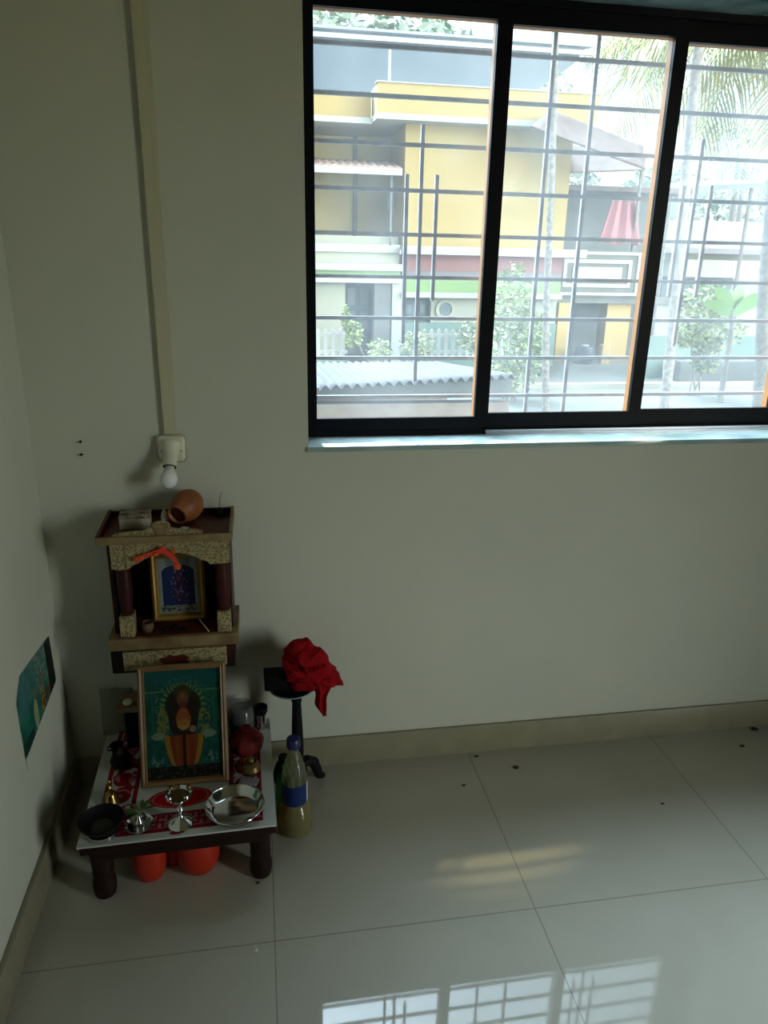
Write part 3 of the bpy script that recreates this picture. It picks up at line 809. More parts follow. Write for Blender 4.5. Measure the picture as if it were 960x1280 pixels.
# black bowl on a ring
t = thing('black_bowl', 'black round bowl on a pale ring at the table front left corner', 'bowl', (0.157, -0.402, TZ))
obj('ring', MB().lathe([(0.022, 0), (0.034, 0), (0.033, 0.010), (0.024, 0.010), (0.022, 0)], (0.157, -0.400, TZ+0.0005), 32, closed=False), M['steel'], t, label='pale metal ring under the black bowl')
obj('bowl', MB().lathe([(0, 0.010), (0.022, 0.0105), (0.038, 0.020), (0.0475, 0.034), (0.050, 0.041), (0.0485, 0.042), (0.045, 0.034), (0.036, 0.023), (0.020, 0.0145), (0, 0.014)], (0.157, -0.400, TZ+0.0005), 40), M['blackiron'], t)
obj('ash', MB().ball((0.157, -0.400, TZ+0.018), 0.026, sz=0.3, seg=16), M['dirt'], t)

# brass bell
t = thing('brass_bell', 'small brass hand bell standing on the left red stripe', 'bell', (0.158, -0.300, TZ))
obj('bell_cup', MB().lathe([(0.020, 0), (0.0215, 0.001), (0.018, 0.009), (0.015, 0.020), (0.012, 0.028), (0.006, 0.032), (0, 0.033), ], (0.158, -0.300, TZ+0.0005), 28), M['brass'], t)
obj('handle', MB().lathe([(0, 0.032), (0.004, 0.033), (0.003, 0.040), (0.005, 0.045), (0.003, 0.050), (0.0055, 0.058), (0.004, 0.064), (0, 0.068)], (0.158, -0.300, TZ+0.0005), 16), M['brass'], t)

# dark pots on the left stripe, small items
t = thing('lota_pot', 'small dark metal pot on the left stripe, beside the painting', 'pot', (0.160, -0.165, TZ))
obj('body', MB().lathe([(0, 0), (0.014, 0), (0.024, 0.010), (0.027, 0.022), (0.022, 0.034), (0.015, 0.039), (0.019, 0.046), (0.017, 0.046), (0.013, 0.039), (0, 0.036)], (0.160, -0.165, TZ+0.0005), 28), M['blackiron'], t)
obj('lid', MB().lathe([(0, 0.0365), (0.012, 0.038), (0.009, 0.045), (0.003, 0.048), (0.004, 0.053), (0, 0.055)], (0.160, -0.165, TZ+0.0005), 20), M['oldbrass'], t)
t = thing('oil_cup', 'tiny dark metal cup at the back left of the table', 'cup', (0.150, -0.090, TZ))
obj('cup', MB().lathe([(0, 0), (0.011, 0), (0.014, 0.010), (0.018, 0.026), (0.0165, 0.026), (0.012, 0.010), (0, 0.006)], (0.140, -0.105, TZ+0.0005), 24), M['blackiron'], t)
obj('handle', MB().tube([(0.1225, -0.105, TZ+0.022), (0.115, -0.105, TZ+0.018), (0.116, -0.105, TZ+0.010), (0.127, -0.105, TZ+0.008)], 0.0018, 6), M['blackiron'], t)

# dark storage box behind the painting with a pale lid
t = thing('storage_box', 'dark box with a pale wooden lid standing behind the painting', 'box', (0.235, -0.055, TZ))
obj('body', MB().box(0.163, 0.405, -0.090, -0.016, TZ+0.0005, 0.288, 0.002), M['blackdot'], t)
obj('lid', MB().box(0.145, 0.412, -0.096, -0.014, 0.288, 0.302, 0.002), M['edge'], t)
o = obj('camphor_tablet', MB().ball((0.172, -0.078, 0.3105), 0.012, sz=0.65, seg=16), M['paper'], None, loc=(0.172, -0.078, 0.302))
tag(o, 'round whitish lump lying on the pale lid behind the painting', 'lump')
rows = []
for j in range(7):
    z = TZ+0.001+0.140*j/6
    rows.append([(0.090+0.085*i/8, -0.016-0.004*math.sin(i*1.3+j*0.9)-0.006*(1-j/6), z) for i in range(9)])
o = obj('plastic_sleeve', MB().surf(rows), M['foil'], None, loc=(0.13, -0.02, TZ))
sm = o.modifiers.new('thickness', 'SOLIDIFY'); sm.thickness = 0.0012
tag(o, 'clear plastic sheet standing against the wall at the table rear left', 'plastic sheet')

# right side of the table
t = thing('red_bundle', 'dark red cloth tied pot on the right of the painting', 'pot', (0.474, -0.150, TZ))
mb = MB()
rows = []
for j in range(17):
    ph = PI*j/16
    row = []
    for k in range(32):
        a = 2*PI*k/32
        r = 0.046*math.sin(ph)*(1+0.05*math.sin(9*a))
        row.append((0.476+r*math.cos(a), -0.150+r*math.sin(a), TZ+0.034-0.0335*math.cos(ph)))
    rows.append(row)
mb.surf(rows, wrap=True)
obj('body', mb, M['redpot'], t)
obj('knot', MB().lathe([(0.012, 0.060), (0.010, 0.068), (0.016, 0.078), (0.012, 0.080), (0, 0.074)], (0.476, -0.150, TZ), 16), M['redpot'], t)
t = thing('plastic_jar', 'clear plastic jar standing behind the red bundle', 'jar', (0.463, -0.058, TZ))
obj('body', MB().lathe([(0, 0), (0.032, 0), (0.034, 0.003), (0.034, 0.070), (0.030, 0.077), (0.030, 0.079), (0.0285, 0.079), (0.0285, 0.076), (0.0325, 0.069), (0.0325, 0.004), (0, 0.003)], (0.463, -0.058, TZ+0.0005), 36), M['clear'], t)
obj('lid', MB().lathe([(0, 0.0795), (0.0325, 0.0795), (0.0325, 0.0885), (0.031, 0.090), (0, 0.090)], (0.463, -0.058, TZ+0.0005), 36), M['clear'], t)
obj('contents', MB().lathe([(0, 0.004), (0.031, 0.004), (0.031, 0.040), (0.020, 0.046), (0, 0.048)], (0.463, -0.058, TZ+0.0005), 30), M['blackdot'], t, label='dark contents of the clear jar')
t = thing('tumbler', 'small steel tumbler with a black rim at the table rear right corner', 'tumbler', (0.516, -0.045, TZ))
obj('cup', MB().lathe([(0, 0), (0.012, 0), (0.014, 0.040), (0.0155, 0.048), (0, 0.048)], (0.516, -0.045, TZ+0.0005), 28), M['steel'], t)
obj('rim', MB().lathe([(0.0150, 0.048), (0.0185, 0.055), (0.0190, 0.068), (0.0175, 0.070), (0.0165, 0.056), (0, 0.052)], (0.516, -0.045, TZ+0.0005), 28), M['blackdot'], t, label='black rim of the tumbler')
t = thing('coconut_pot', 'small tarnished brass pot on the right red stripe', 'pot', (0.489, -0.238, TZ))
obj('body', MB().lathe([(0, 0), (0.012, 0), (0.021, 0.008), (0.0245, 0.018), (0.021, 0.029), (0.013, 0.034), (0.017, 0.040), (0.015, 0.040), (0.011, 0.034), (0, 0.032)], (0.489, -0.238, TZ+0.0005), 28), M['oldbrass'], t)
obj('knob', MB().ball((0.489, -0.238, TZ+0.038), 0.009, seg=14), M['oldbrass'], t)
t = thing('spice_box', 'small grey tin lying between the brass pot and steel plate', 'tin', (0.484, -0.284, TZ), math.radians(-20))
obj('tin', MB().box(-0.023, 0.023, -0.014, 0.014, 0.0005, 0.012, 0.002), M['blackiron'], t, local=True)
obj('lid', MB().box(-0.0235, 0.0235, -0.0145, 0.0145, 0.012, 0.016, 0.0015), M['mauve'], t, local=True)
t = thing('matchbox', 'tiny dark matchbox behind the rim of the steel plate', 'matchbox', (0.444, -0.286, TZ))
obj('sleeve', MB().box(-0.010, 0.010, -0.007, 0.007, 0.0005, 0.009, 0.0006), M['blackdot'], t, local=True)
obj('drawer', MB().box(-0.0104, 0.0104, -0.0062, 0.0062, 0.0013, 0.0082), M['card'], t, local=True)

# orange plastic pots on the floor under the table
op = [(0.243, -0.358, 0.040, 0.112, 'left of the orange red pots under the low table'), (0.357, -0.345, 0.051, 0.112, 'right and larger of the orange red pots under the low table'), (0.297, -0.325, 0.022, 0.095, 'small orange red pot squeezed between two larger ones under the table')]
for x, y, r, h, l in op:
    t = thing('plastic_pot', l, 'plastic pot', (x, y, 0), 0, 'orange pots under the table')
    obj('body', MB().lathe([(0, 0), (r*0.55, 0.0), (r*0.80, h*0.08), (r*0.96, h*0.26), (r, h*0.5), (r, h*0.97), (r*0.96, h), (r*0.93, h), (r*0.93, h*0.3), (0, h*0.1)], (x, y, 0.0005), 36), M['orangeplastic'], t)
    obj('rim', MB().lathe([(r*0.98, h*0.96), (r*1.05, h*0.97), (r*1.05, h*1.01), (r*0.94, h*1.01), (r*0.94, h*0.97)], (x, y, 0.0005), 36, closed=False), M['orangeplastic'], t)

# ------------------------------------------------------------------ stand with red cloth
SX, SY = 0.613, -0.105
t = thing('pedestal_stand', 'black iron pedestal stand with scroll feet against the skirting', 'stand', (SX, SY, 0))
prof = [(0, 0.052), (0.018, 0.052), (0.024, 0.060), (0.026, 0.080), (0.018, 0.095), (0.020, 0.100), (0.0165, 0.106), (0.0165, 0.150), (0.0145, 0.22), (0.0120, 0.288), (0.0145, 0.294), (0.0120, 0.300), (0.0150, 0.306), (0.0125, 0.313), (0.012, 0.324), (0, 0.324)]
obj('pole', MB().lathe(prof, (SX, SY, 0), 20), M['blackiron'], t)
for k, a in enumerate((0.55, 2.65, 4.75)):
    d = Vector((math.cos(a), math.sin(a), 0))
    pts = [Vector((SX, SY, 0.078))+d*0.010, Vector((SX, SY, 0.088))+d*0.030, Vector((SX, SY, 0.070))+d*0.053, Vector((SX, SY, 0.040))+d*0.064, Vector((SX, SY, 0.018))+d*0.072, Vector((SX, SY, 0.008))+d*0.086]
    obj('foot', MB().tube(pts, [0.012, 0.015, 0.016, 0.014, 0.012, 0.009], 10), M['blackiron'], t)
obj('tray', MB().lathe([(0, 0.324), (0.030, 0.325), (0.052, 0.331), (0.060, 0.338), (0.059, 0.340), (0.050, 0.335), (0, 0.330)], (SX-0.012, SY, 0), 36), M['blackiron'], t)
obj('tray_rim', MB().lathe([(0.0595+0.0018*math.cos(q), 0.3385+0.0018*math.sin(q)) for q in [2*PI*k/8 for k in range(9)]], (SX-0.012, SY, 0), 36, closed=False), M['tealrim'], t, label='teal enamelled rim of the tray')
t = thing('black_pouch', 'black rectangular pouch on the stand tray left of the red cloth', 'pouch', (0.568, SY, 0.341))
obj('pouch', MB().box(0.529, 0.600, -0.130, -0.080, 0.342, 0.384, 0.006, 3), M['blackdot'], t)
obj('flap', MB().box(0.528, 0.590, -0.1315, -0.0785, 0.372, 0.3865, 0.003, 2), M['blackdot'], t)
# crumpled cloth
rc = thing('red_cloth', 'crumpled red cloth heaped on the black pedestal stand', 'cloth', (0.64, SY, 0.341))
sil = [(0, 0.094, -0.045), ]
poly = [(0.737, 0.345), (0.727, 0.372), (0.702, 0.408), (0.688, 0.440), (0.668, 0.463), (0.648, 0.477), (0.622, 0.481), (0.600, 0.470), (0.583, 0.450), (0.578, 0.415), (0.580, 0.385), (0.592, 0.352), (0.610, 0.344), (0.640, 0.3445), (0.662, 0.343), (0.690, 0.340)]
cx, cz = 0.640, 0.395
def rad_at(th):
    best = 0.05
    d = Vector((math.cos(th), math.sin(th)))
    n_ = len(poly)
    for i in range(n_):
        a = Vector(poly[i])-Vector((cx, cz)); b = Vector(poly[(i+1) % n_])-Vector((cx, cz))
        e = b-a
        det = d.x*(-e.y)+d.y*e.x
        if abs(det) < 1e-9: continue
        t_ = (a.x*(-e.y)+a.y*e.x)/det
        s_ = (d.x*a.y-d.y*a.x)/det
        if t_ > 0 and -1e-6 <= s_ <= 1+1e-6: best = t_
    return best
rows = []
NT, NP = 120, 44
for j in range(NP+1):
    ph = PI*j/NP
    row = []
    for k in range(NT):
        th = 2*PI*k/NT
        r = rad_at(th)*min(1.0, math.sin(ph)*1.0)
        x = cx+r*math.cos(th); z = cz+r*math.sin(th)
        y = SY-0.006-0.060*math.cos(ph)*(0.75+0.25*(z < 0.42))
        p = Vector((x, y, z))
        q = Vector((x*17+0.4*math.sin(z*60), y*10, z*26))
        f = 0.0
        for o_, am in ((1, 1.0), (2.1, 0.5)):
            f += am*(0.5-abs(noise.noise(q*o_)))
        nrm = Vector((math.sin(ph)*math.cos(th), -math.cos(ph), math.sin(ph)*math.sin(th)))
        p += nrm*(f-0.45)*0.040*(0.35+0.65*abs(math.cos(ph)))
        row.append(p)
    rows.append(row)
obj('heap', MB().surf(rows, wrap=True), M['redcloth'], rc)
rows = []
for j in range(17):
    k = j/16
    z = 0.385-0.118*k
    w = 0.030-0.022*k**0.7+0.0025*math.sin(k*11)
    xc = 0.672+0.010*k+0.004*math.sin(k*7)
    rows.append([(xc+w*math.cos(a), SY-0.050+0.012*k+(0.006+0.002*math.sin(4*a+5*k))*math.sin(a)+0.004*math.sin(3.2*math.cos(a)*1.5), z) for a in [2*PI*i/20 for i in range(20)]])
mb = MB().surf(rows, wrap=True)
mb.bm.verts.ensure_lookup_table()
mb.bm.faces.new(mb.bm.verts[-20:])
obj('hanging_corner', mb, M['redcloth'], rc)

# bottles beside the table
BX, BY = 0.597, -0.252
t = thing('oil_bottle', 'clear bottle of yellow oil with blue label and cap beside the table', 'bottle', (BX, BY, 0))
prof = [(0, 0), (0.034, 0), (0.042, 0.006), (0.0445, 0.020), (0.0445, 0.058), (0.041, 0.074), (0.0345, 0.088), (0.0330, 0.094), (0.0330, 0.158), (0.0320, 0.172), (0.027, 0.198), (0.0190, 0.226), (0.0135, 0.240), (0.0128, 0.255), (0, 0.255)]
obj('body', MB().lathe(prof, (BX, BY, 0.0005), 40), M['bottle'], t)
obj('oil', MB().lathe([(0, 0.003), (0.032, 0.003), (0.0415, 0.010), (0.043, 0.022), (0.043, 0.057), (0.0395, 0.073), (0.033, 0.087), (0.0315, 0.094), (0, 0.094)], (BX, BY, 0.0005), 36), M['oil'], t, label='yellow oil in the lower half')
mb = MB()
rows = [[(BX+0.0336*math.cos(a), BY+0.0336*math.sin(a), z) for a in [PI*0.95+PI*0.90*i/24 for i in range(25)]] for z in (0.0965, 0.156)]
obj('label', MB().surf(rows), M['label'], t, label='blue wrap label')
rows = [[(BX+0.0336*math.cos(a), BY+0.0336*math.sin(a), z) for a in [PI*1.85+PI*0.30*i/10 for i in range(11)]] for z in (0.0965, 0.156)]
obj('label_end', MB().surf(rows), M['whitelabel'], t, label='white end of the wrap label')
obj('cap', MB().lathe([(0, 0.2555), (0.017, 0.2555), (0.0180, 0.258), (0.0175, 0.278), (0.0155, 0.281), (0, 0.281)], (BX, BY, 0.0005), 32), M['bluecap'], t)
t = thing('green_bottle', 'dark green bottle half hidden behind the oil bottle', 'bottle', (0.572, -0.190, 0))
obj('body', MB().lathe([(0, 0), (0.020, 0), (0.0225, 0.004), (0.0225, 0.110), (0.019, 0.130), (0.012, 0.148), (0.011, 0.166), (0, 0.166)], (0.572, -0.190, 0.0005), 32), M['green_glass'], t)
obj('cap', MB().lathe([(0, 0.1665), (0.013, 0.1665), (0.013, 0.183), (0, 0.184)], (0.572, -0.190, 0.0005), 24), M['blackdot'], t)

# poster on the left wall
polyg = [(-0.079, 0.517), (-0.071, 0.386), (-0.346, 0.353), (-0.352, 0.322), (-0.357, 0.50), (-0.312, 0.543)]
def inpoly(y, z):
    c = False
    n_ = len(polyg)
    for i in range(n_):
        (a, b), (d, e) = polyg[i], polyg[(i+1) % n_]
        if (b > z) != (e > z) and y < (d-a)*(z-b)/(e-b)+a: c = not c
    return c
PY0, PY1, PZ0, PZ1 = -0.360, -0.068, 0.320, 0.546
def poster_ink(u, v):
    n = noise.noise(Vector((u*9, v*7, 8.1)))
    n2 = noise.noise(Vector((u*26, v*22, 3.1)))
    c = (0.10+0.06*n, 0.42+0.12*n, 0.36+0.10*n)
    if v > 0.55: c = (0.24+0.1*n, 0.46+0.1*n, 0.44+0.1*n)
    if u > 0.80: c = (0.03, 0.04, 0.03)
    elif u > 0.55 and v < 0.42 and n2 > -0.15: c = (0.50, 0.36, 0.20) if n2 > 0.15 else (0.22, 0.20, 0.12)
    if ell(u, v, 0.40, 0.36, 0.055, 0.17): c = (0.62, 0.66, 0.50)
    if ell(u, v, 0.43, 0.58, 0.035, 0.05): c = (0.50, 0.40, 0.30)
    if ell(u, v, 0.60, 0.40, 0.07, 0.16): c = (0.52, 0.48, 0.28) if n2 > -0.1 else (0.30, 0.16, 0.10)
    if ell(u, v, 0.62, 0.62, 0.04, 0.06): c = (0.46, 0.36, 0.26)
    if 0.5 < u < 0.8 and v > 0.5 and n2 > 0.1: c = (0.52, 0.58, 0.52)
    if u < 0.2 and v < 0.16: c = (0.60, 0.64, 0.60)
    elif u < 0.3 and v < 0.3: c = (0.06, 0.22, 0.18)
    return tuple(min(1, 0.95*k) for k in c)
t = thing('wall_poster', 'tilted teal and green picture poster pasted low on the left wall', 'poster', (0.002, -0.21, 0.43))
obj('sheet', MB().prism([(0.0006, y, z) for y, z in polyg], (0, 0, 0), (0.0014, 0, 0)), M['poster'] if False else M['paper'], t)
picture('printed_face', (0.0024, PY0, PZ0), (0, PY1-PY0, 0), (0, 0, PZ1-PZ0), 146, 113, poster_ink, M['poster'], t, keep=lambda u, v: inpoly(PY0+u*(PY1-PY0), PZ0+v*(PZ1-PZ0)))

# crumbs of dirt on the floor
random.seed(5)
spots = [(1.258, -0.097, 0.007, 'largest dark crumb on the floor tiles, nearest the middle of the wall'), (1.155, -0.030, 0.005, 'small dark crumb at the skirting where a tile joint begins'),
         (1.083, -0.151, 0.004, 'small dark crumb on the tile between stand and tile joint'), (1.614, -0.303, 0.004, 'small dark crumb on the tile left of the right hand joint'),
         (2.001, -0.096, 0.006, 'dark crumb on the tile at the right edge'), (2.095, -0.022, 0.009, 'long dark crumb against the skirting at the right edge'), (0.498, -0.420, 0.004, 'tiny crumb in front of the right front table leg')]
for x, y, r, l in spots:
    mb = MB()
    rows = []
    for j in range(7):
        ph = PI*j/6
        rows.append([(x+r*(1+0.3*math.sin(3*a+x*40))*math.sin(ph)*math.cos(a)*1.3, y+r*math.sin(ph)*math.sin(a), 0.0004+r*0.35*(1-math.cos(ph))) for a in [2*PI*k/10 for k in range(10)]])
    o = obj('dirt_crumb', mb.surf(rows, wrap=True), M['dirt'], None, loc=(x, y, 0.0004))
    tag(o, l, 'crumb', 'crumbs of dirt on the floor')

# ================================================================== outside
GZ = -1.0
struct('ground', MB().box(-45, 60, 0.26, 90, GZ-0.2, GZ), M['ground'])
struct('yard', MB().box(RX+0.21, 40, -40, 0.26, -0.35, -0.15), M['yard'])
struct('kerb', MB().box(3.2, 60, 9.1, 9.3, GZ, GZ+0.10).box(3.2, 60, 12.6, 12.8, GZ, GZ+0.10), M['kerb'])

# ---- yellow house across the road
hs = thing('house', 'yellow two storey house with white cornices across the road', 'house', (4.5, 17.0, GZ))
HX0, HX1 = 3.93, 7.86
obj('upper_wall', MB().box(HX0, HX1, 16.0, 22.0, 1.78, 4.32), M['yellow'], hs)
obj('recess_wall', MB().box(-4.0, HX0, 18.0, 22.0, 1.70, 4.32), M['yellowgrey'], hs)
obj('cornice', MB().box(3.20, 8.35, 15.55, 22.0, 4.32, 4.44), M['white'], hs)
obj('cornice', MB().box(-4.0, 3.19, 16.1, 22.0, 4.30, 4.42), M['white'], hs)
obj('parapet', MB().box(3.25, 8.28, 15.75, 15.95, 4.44, 5.05).box(3.25, 3.45, 15.95, 21.9, 4.44, 5.05), M['yellow'], hs)
obj('parapet', MB().box(-4.0, 3.20, 16.4, 16.6, 4.42, 4.92), M['yellow'], hs)
obj('parapet_coping', MB().box(3.22, 8.31, 15.72, 15.98, 5.05, 5.075).box(-4.0, 3.21, 16.37, 16.63, 4.92, 4.95), M['white'], hs)
# tiled awning over the recess
rows_a = []
nx_ = 90
for j in range(5):
    y = 15.9+0.9*j/4; z = 3.40+0.22*j/4
    rows_a.append([(-4.0+7.86*i/nx_, y, z+0.035*abs(math.sin(i*PI/2.0))) for i in range(nx_+1)])
o = obj('tile_awning', MB().surf(rows_a), M['tile'], hs)
sm = o.modifiers.new('t', 'SOLIDIFY'); sm.thickness = 0.03
obj('awning_fascia', MB().box(-4.0, 3.86, 15.90, 15.94, 3.26, 3.40), M['white'], hs)
obj('awning_bracket', MB().box(-4.0, 3.86, 16.75, 18.0, 3.5, 3.56), M['yellowgrey'], hs)
obj('downpipe', MB().tube([(3.05, 17.93, 1.9), (3.05, 17.93, 4.3)], 0.05, 10), M['concrete'], hs)
w_ = obj('window', MB().box(3.70, 3.88, 16.9, 16.96, 2.60, 3.12), M['greypanel'], hs)
obj('corner_post', MB().box(3.62, 3.67, 16.05, 16.10, 1.78, 3.30), M['concrete'], hs)
obj('balcony_rail', MB().box(-4.0, 3.88, 16.05, 16.15, 1.62, 1.80), M['white'], hs)
obj('balcony_wall', MB().box(-4.0, 3.88, 16.10, 16.20, 1.38, 1.62), M['cream'], hs)
obj('balcony_wall', MB().box(-4.0, 3.88, 16.3, 16.4, 1.80, 1.98), M['cream'], hs)
obj('floor_slab', MB().box(-4.0, 3.90, 15.85, 18.0, 1.22, 1.375), M['white'], hs)
obj('green_band', MB().box(-4.0, 3.88, 15.95, 16.05, 1.06, 1.22), M['greenband'], hs)
obj('lower_lintel', MB().box(-4.0, 3.90, 15.85, 16.1, 0.95, 1.06), M['white'], hs)
obj('string_course', MB().box(HX0-0.04, 8.3, 15.6, 16.0, 1.60, 1.78), M['white'], hs)
obj('pink_band', MB().box(HX0, HX1, 15.95, 17.0, 1.24, 1.60), M['pink'], hs)
obj('mauve_band', MB().box(HX0, HX1, 15.97, 17.0, 1.04, 1.24), M['mauve'], hs)
obj('green_band', MB().box(HX0, HX1, 15.95, 17.0, 0.76, 1.04), M['greenband'], hs)
obj('lower_lintel', MB().box(HX0, HX1, 15.80, 17.0, 0.64, 0.76), M['white'], hs)
obj('lower_wall', MB().box(-4.0, 2.60, 16.1, 16.3, GZ, 0.95), M['cream'], hs)
obj('lower_wall', MB().box(HX0+0.75, HX1, 16.1, 16.4, 0.05, 0.64), M['cream'], hs)
obj('lower_wall', MB().box(HX0, HX1, 16.0, 16.4, GZ, 0.05), M['teal'], hs, label='teal painted base wall')
obj('rear_wall', MB().box(2.5, HX0+0.1, 17.4, 17.6, GZ, 1.2), M['greypanel'], hs)
d_ = obj('door', MB().box(2.62, 3.26, 16.6, 16.66, GZ, 0.95), M['greydoor'], hs, label='dark grey double door')
mb = MB()
for x in (2.70, 3.00):
    for z in (-0.75, -0.15, 0.40):
        mb.box(x, x+0.20, 16.57, 16.60, z, z+0.42, 0.01)
obj('door_panels', mb, M['greypanel'], d_)
obj('pillar', MB().box(3.28, 3.68, 16.0, 16.4, GZ, 0.95), M['concrete'], hs)
obj('pillar', MB().box(3.70, 3.92, 15.95, 16.4, GZ, 0.95), M['white'], hs)
w_ = obj('window', MB().box(3.96, 4.70, 16.35, 16.40, 0.05, 0.64), M['greypanel'], hs, label='grey panelled ground floor shutter')
for x in (4.03, 4.37):
    obj('shutter_panel', MB().box(x, x+0.28, 16.31, 16.35, 0.14, 0.56, 0.02), M['greydoor'], w_)
    obj('shutter_panel', MB().box(x+0.07, x+0.21, 16.28, 16.31, 0.24, 0.46, 0.02), M['greypanel'], w_)
obj('round_grille', MB().lathe([(0.10, 0), (0.24, 0), (0.24, 0.06), (0.16, 0.06), (0.15, 0.02), (0, 0.02)], (5.03, 16.1, 0.36), 32, (0, -1, 0)), M['cream'], hs)
obj('round_opening', MB().lathe([(0, 0.022), (0.149, 0.022), (0.149, 0.03), (0, 0.03)], (5.03, 16.1, 0.36), 32, (0, -1, 0)), M['greydoor'], hs)
obj('side_wall', MB().box(HX1-0.3, HX1+0.02, 16.4, 22.0, GZ, 1.78), M['yellow'], hs)
# terrace shed on the roof
obj('terrace_sheet', MB().prism([(-6.0, 19.0, 4.44), (7.35, 19.0, 4.44), (7.55, 19.0, 5.45), (8.9, 19.0, 6.40), (9.2, 19.0, 6.78), (-6.0, 19.0, 6.78)], (0, 0, 0), (0, 0.08, 0)), M['bluegrey'], hs, label='blue grey sheet wall of the terrace shed')
obj('terrace_roof', MB().prism([(-6.0, 18.9, 6.79), (9.4, 18.9, 6.79), (9.4, 21.0, 7.10), (-6.0, 21.0, 7.10)], (0, 0, 0), (0, 0, 0.06)), M['bluepale'], hs, label='pale blue sheet roof of the terrace shed')
obj('terrace_beam', MB().box(-6.0, 9.4, 18.9, 18.99, 6.60, 6.70), M['white'], hs)
obj('terrace_pole', MB().tube([(3.87, 18.0, 4.44), (3.87, 18.0, 6.25)], 0.035, 10), M['white'], hs)
obj('terrace_rail', MB().tube([(-6.0, 18.0, 6.25), (3.9, 18.0, 6.25)], 0.025, 8), M['white'], hs)

# ---- picket fences before the house
def pickets(x0, x1, label):
    t = thing('picket_fence', label, 'fence', ((x0+x1)/2, 13.0, GZ))
    obj('rail', MB().box(x0, x1, 13.03, 13.07, -0.33, -0.27), M['white'], t)
    obj('rail', MB().box(x0, x1, 13.03, 13.07, 0.0, 0.06), M['white'], t)
    obj('plinth', MB().box(x0, x1, 12.98, 13.12, GZ, -0.40), M['teal'], t)
    n = int((x1-x0)/0.15)
    for i in range(n):
        x = x0+0.02+0.15*i
        obj('picket', MB().prism([(x, 13.0, -0.40), (x+0.075, 13.0, -0.40), (x+0.075, 13.0, 0.12), (x+0.0375, 13.0, 0.17), (x, 13.0, 0.12)], (0, 0, 0), (0, 0.025, 0)), M['white'], t)
pickets(0.9, 2.30, 'white picket fence left of the dark door across the road')
pickets(3.65, 5.75, 'white picket fence under the round grille across the road')

# ---- near shed with corrugated roof and pink wall
t = thing('corrugated_shed', 'low shed with a grey corrugated roof just outside the window', 'shed', (1.2, 5.0, GZ))
rows = []
nx_ = 420
for j in range(9):
    k = j/8
    y = 4.0+2.7*k
    rows.append([(-1.6+4.25*i/nx_, y, (0.452+0.055*(-1.6+4.25*i/nx_-0.98))*(1-k)+0.30*k+0.021*math.sin(i*2*PI/8.4)) for i in range(nx_+1)])
o = obj('corrugated_roof', MB().surf(rows), M['corr'], t)
sm = o.modifiers.new('t', 'SOLIDIFY'); sm.thickness = 0.008
obj('eave_shade_strip', MB().prism([(-1.6, 4.14, 0.385), (2.65, 4.14, 0.385), (2.65, 4.14, 0.505), (-1.6, 4.14, 0.275+0.02)], (0, 0, 0), (0, 0.04, 0)) if False else MB().prism([(-0.3, 4.14, 0.385), (2.65, 4.14, 0.385), (2.65, 4.14, 0.505), (-0.3, 4.14, 0.388)], (0, 0, 0), (0, 0.03, 0)), M['darkgrey'], t)  # dark strip put in for the shade between roof edge and purlin
obj('purlin', MB().box(-1.6, 2.65, 4.09, 4.15, 0.370, 0.3845), M['kerb'], t)
obj('front_wall', MB().box(-1.6, 2.65, 4.18, 4.32, GZ, 0.30), M['pinkwall'], t, label='weathered pink front wall')
obj('back_wall', MB().box(-1.6, 2.65, 6.3, 6.44, GZ, 0.12), M['pinkwall'], t)

# ---- grey house with the patterned balcony
t = thing('balcony_house', 'grey house with a white squares balcony and yellow pillars', 'house', (9.8, 18.5, GZ))
obj('back_wall', MB().box(8.1, 12.4, 19.6, 19.8, GZ, 1.7), M['darkgrey'], t)  # dark wall put in for the shaded interior behind the pillars
obj('balcony_slab', MB().box(8.06, 11.4, 17.0, 19.7, 0.50, 0.66), M['concrete'], t)
pb = obj('balcony_panel', MB().box(8.06, 10.42, 16.95, 17.07, 0.66, 1.80), M['concrete'], t)
def ring_rect(x0, x1, z0, z1, w, y0, y1):
    return MB().box(x0, x1, y0, y1, z1-w, z1).box(x0, x1, y0, y1, z0, z0+w).box(x1-w, x1, y0, y1, z0+w, z1-w).box(x0, x0+w, y0, y1, z0+w, z1-w)
obj('white_square', ring_rect(8.10, 10.38, 0.70, 1.77, 0.07, 16.92, 16.949), M['white'], pb)
obj('white_square', ring_rect(8.30, 10.16, 0.90, 1.58, 0.09, 16.92, 16.949), M['white'], pb)
obj('white_square', MB().box(8.55, 9.90, 16.92, 16.949, 1.10, 1.40), M['white'], pb)
obj('pillar', MB().box(8.30, 8.72, 17.0, 17.4, GZ-0.05, 0.50), M['orangewall'], t)
obj('pillar', MB().box(9.75, 10.42, 17.2, 17.7, GZ-0.05, 0.50), M['orangewall'], t)
obj('wall', MB().box(8.06, 8.6, 18.0, 18.2, 1.7, 3.7), M['concrete'], t)
obj('wall', MB().box(8.6, 12.0, 19.3, 19.5, 1.7, 3.3), M['concrete'], t)
obj('roof', MB().box(8.06, 12.2, 18.0, 20.5, 3.3, 3.42), M['tarp'], t)
t = thing('red_awning', 'faded red cloth hanging above the white squares balcony', 'cloth', (9.9, 17.6, 1.81))
rows = []
for j in range(9):
    k = j/8
    z = 3.08-1.1*k
    xa, xb = 9.75-0.42*k, 10.38+0.10*k
    rows.append([(xa+(xb-xa)*i/16, 17.6+0.05*math.sin(i*1.1)-0.3*k, z+0.03*math.sin(i*0.7)) for i in range(17)])
o = obj('cloth', MB().surf(rows), M['redtarp'], t)
sm = o.modifiers.new('t', 'SOLIDIFY'); sm.thickness = 0.02
obj('rope', MB().tube([(9.2, 17.6, 3.12), (9.75, 17.6, 3.09), (10.4, 17.6, 3.05), (11.2, 17.6, 3.1)], 0.012, 6), M['greydoor'], t)
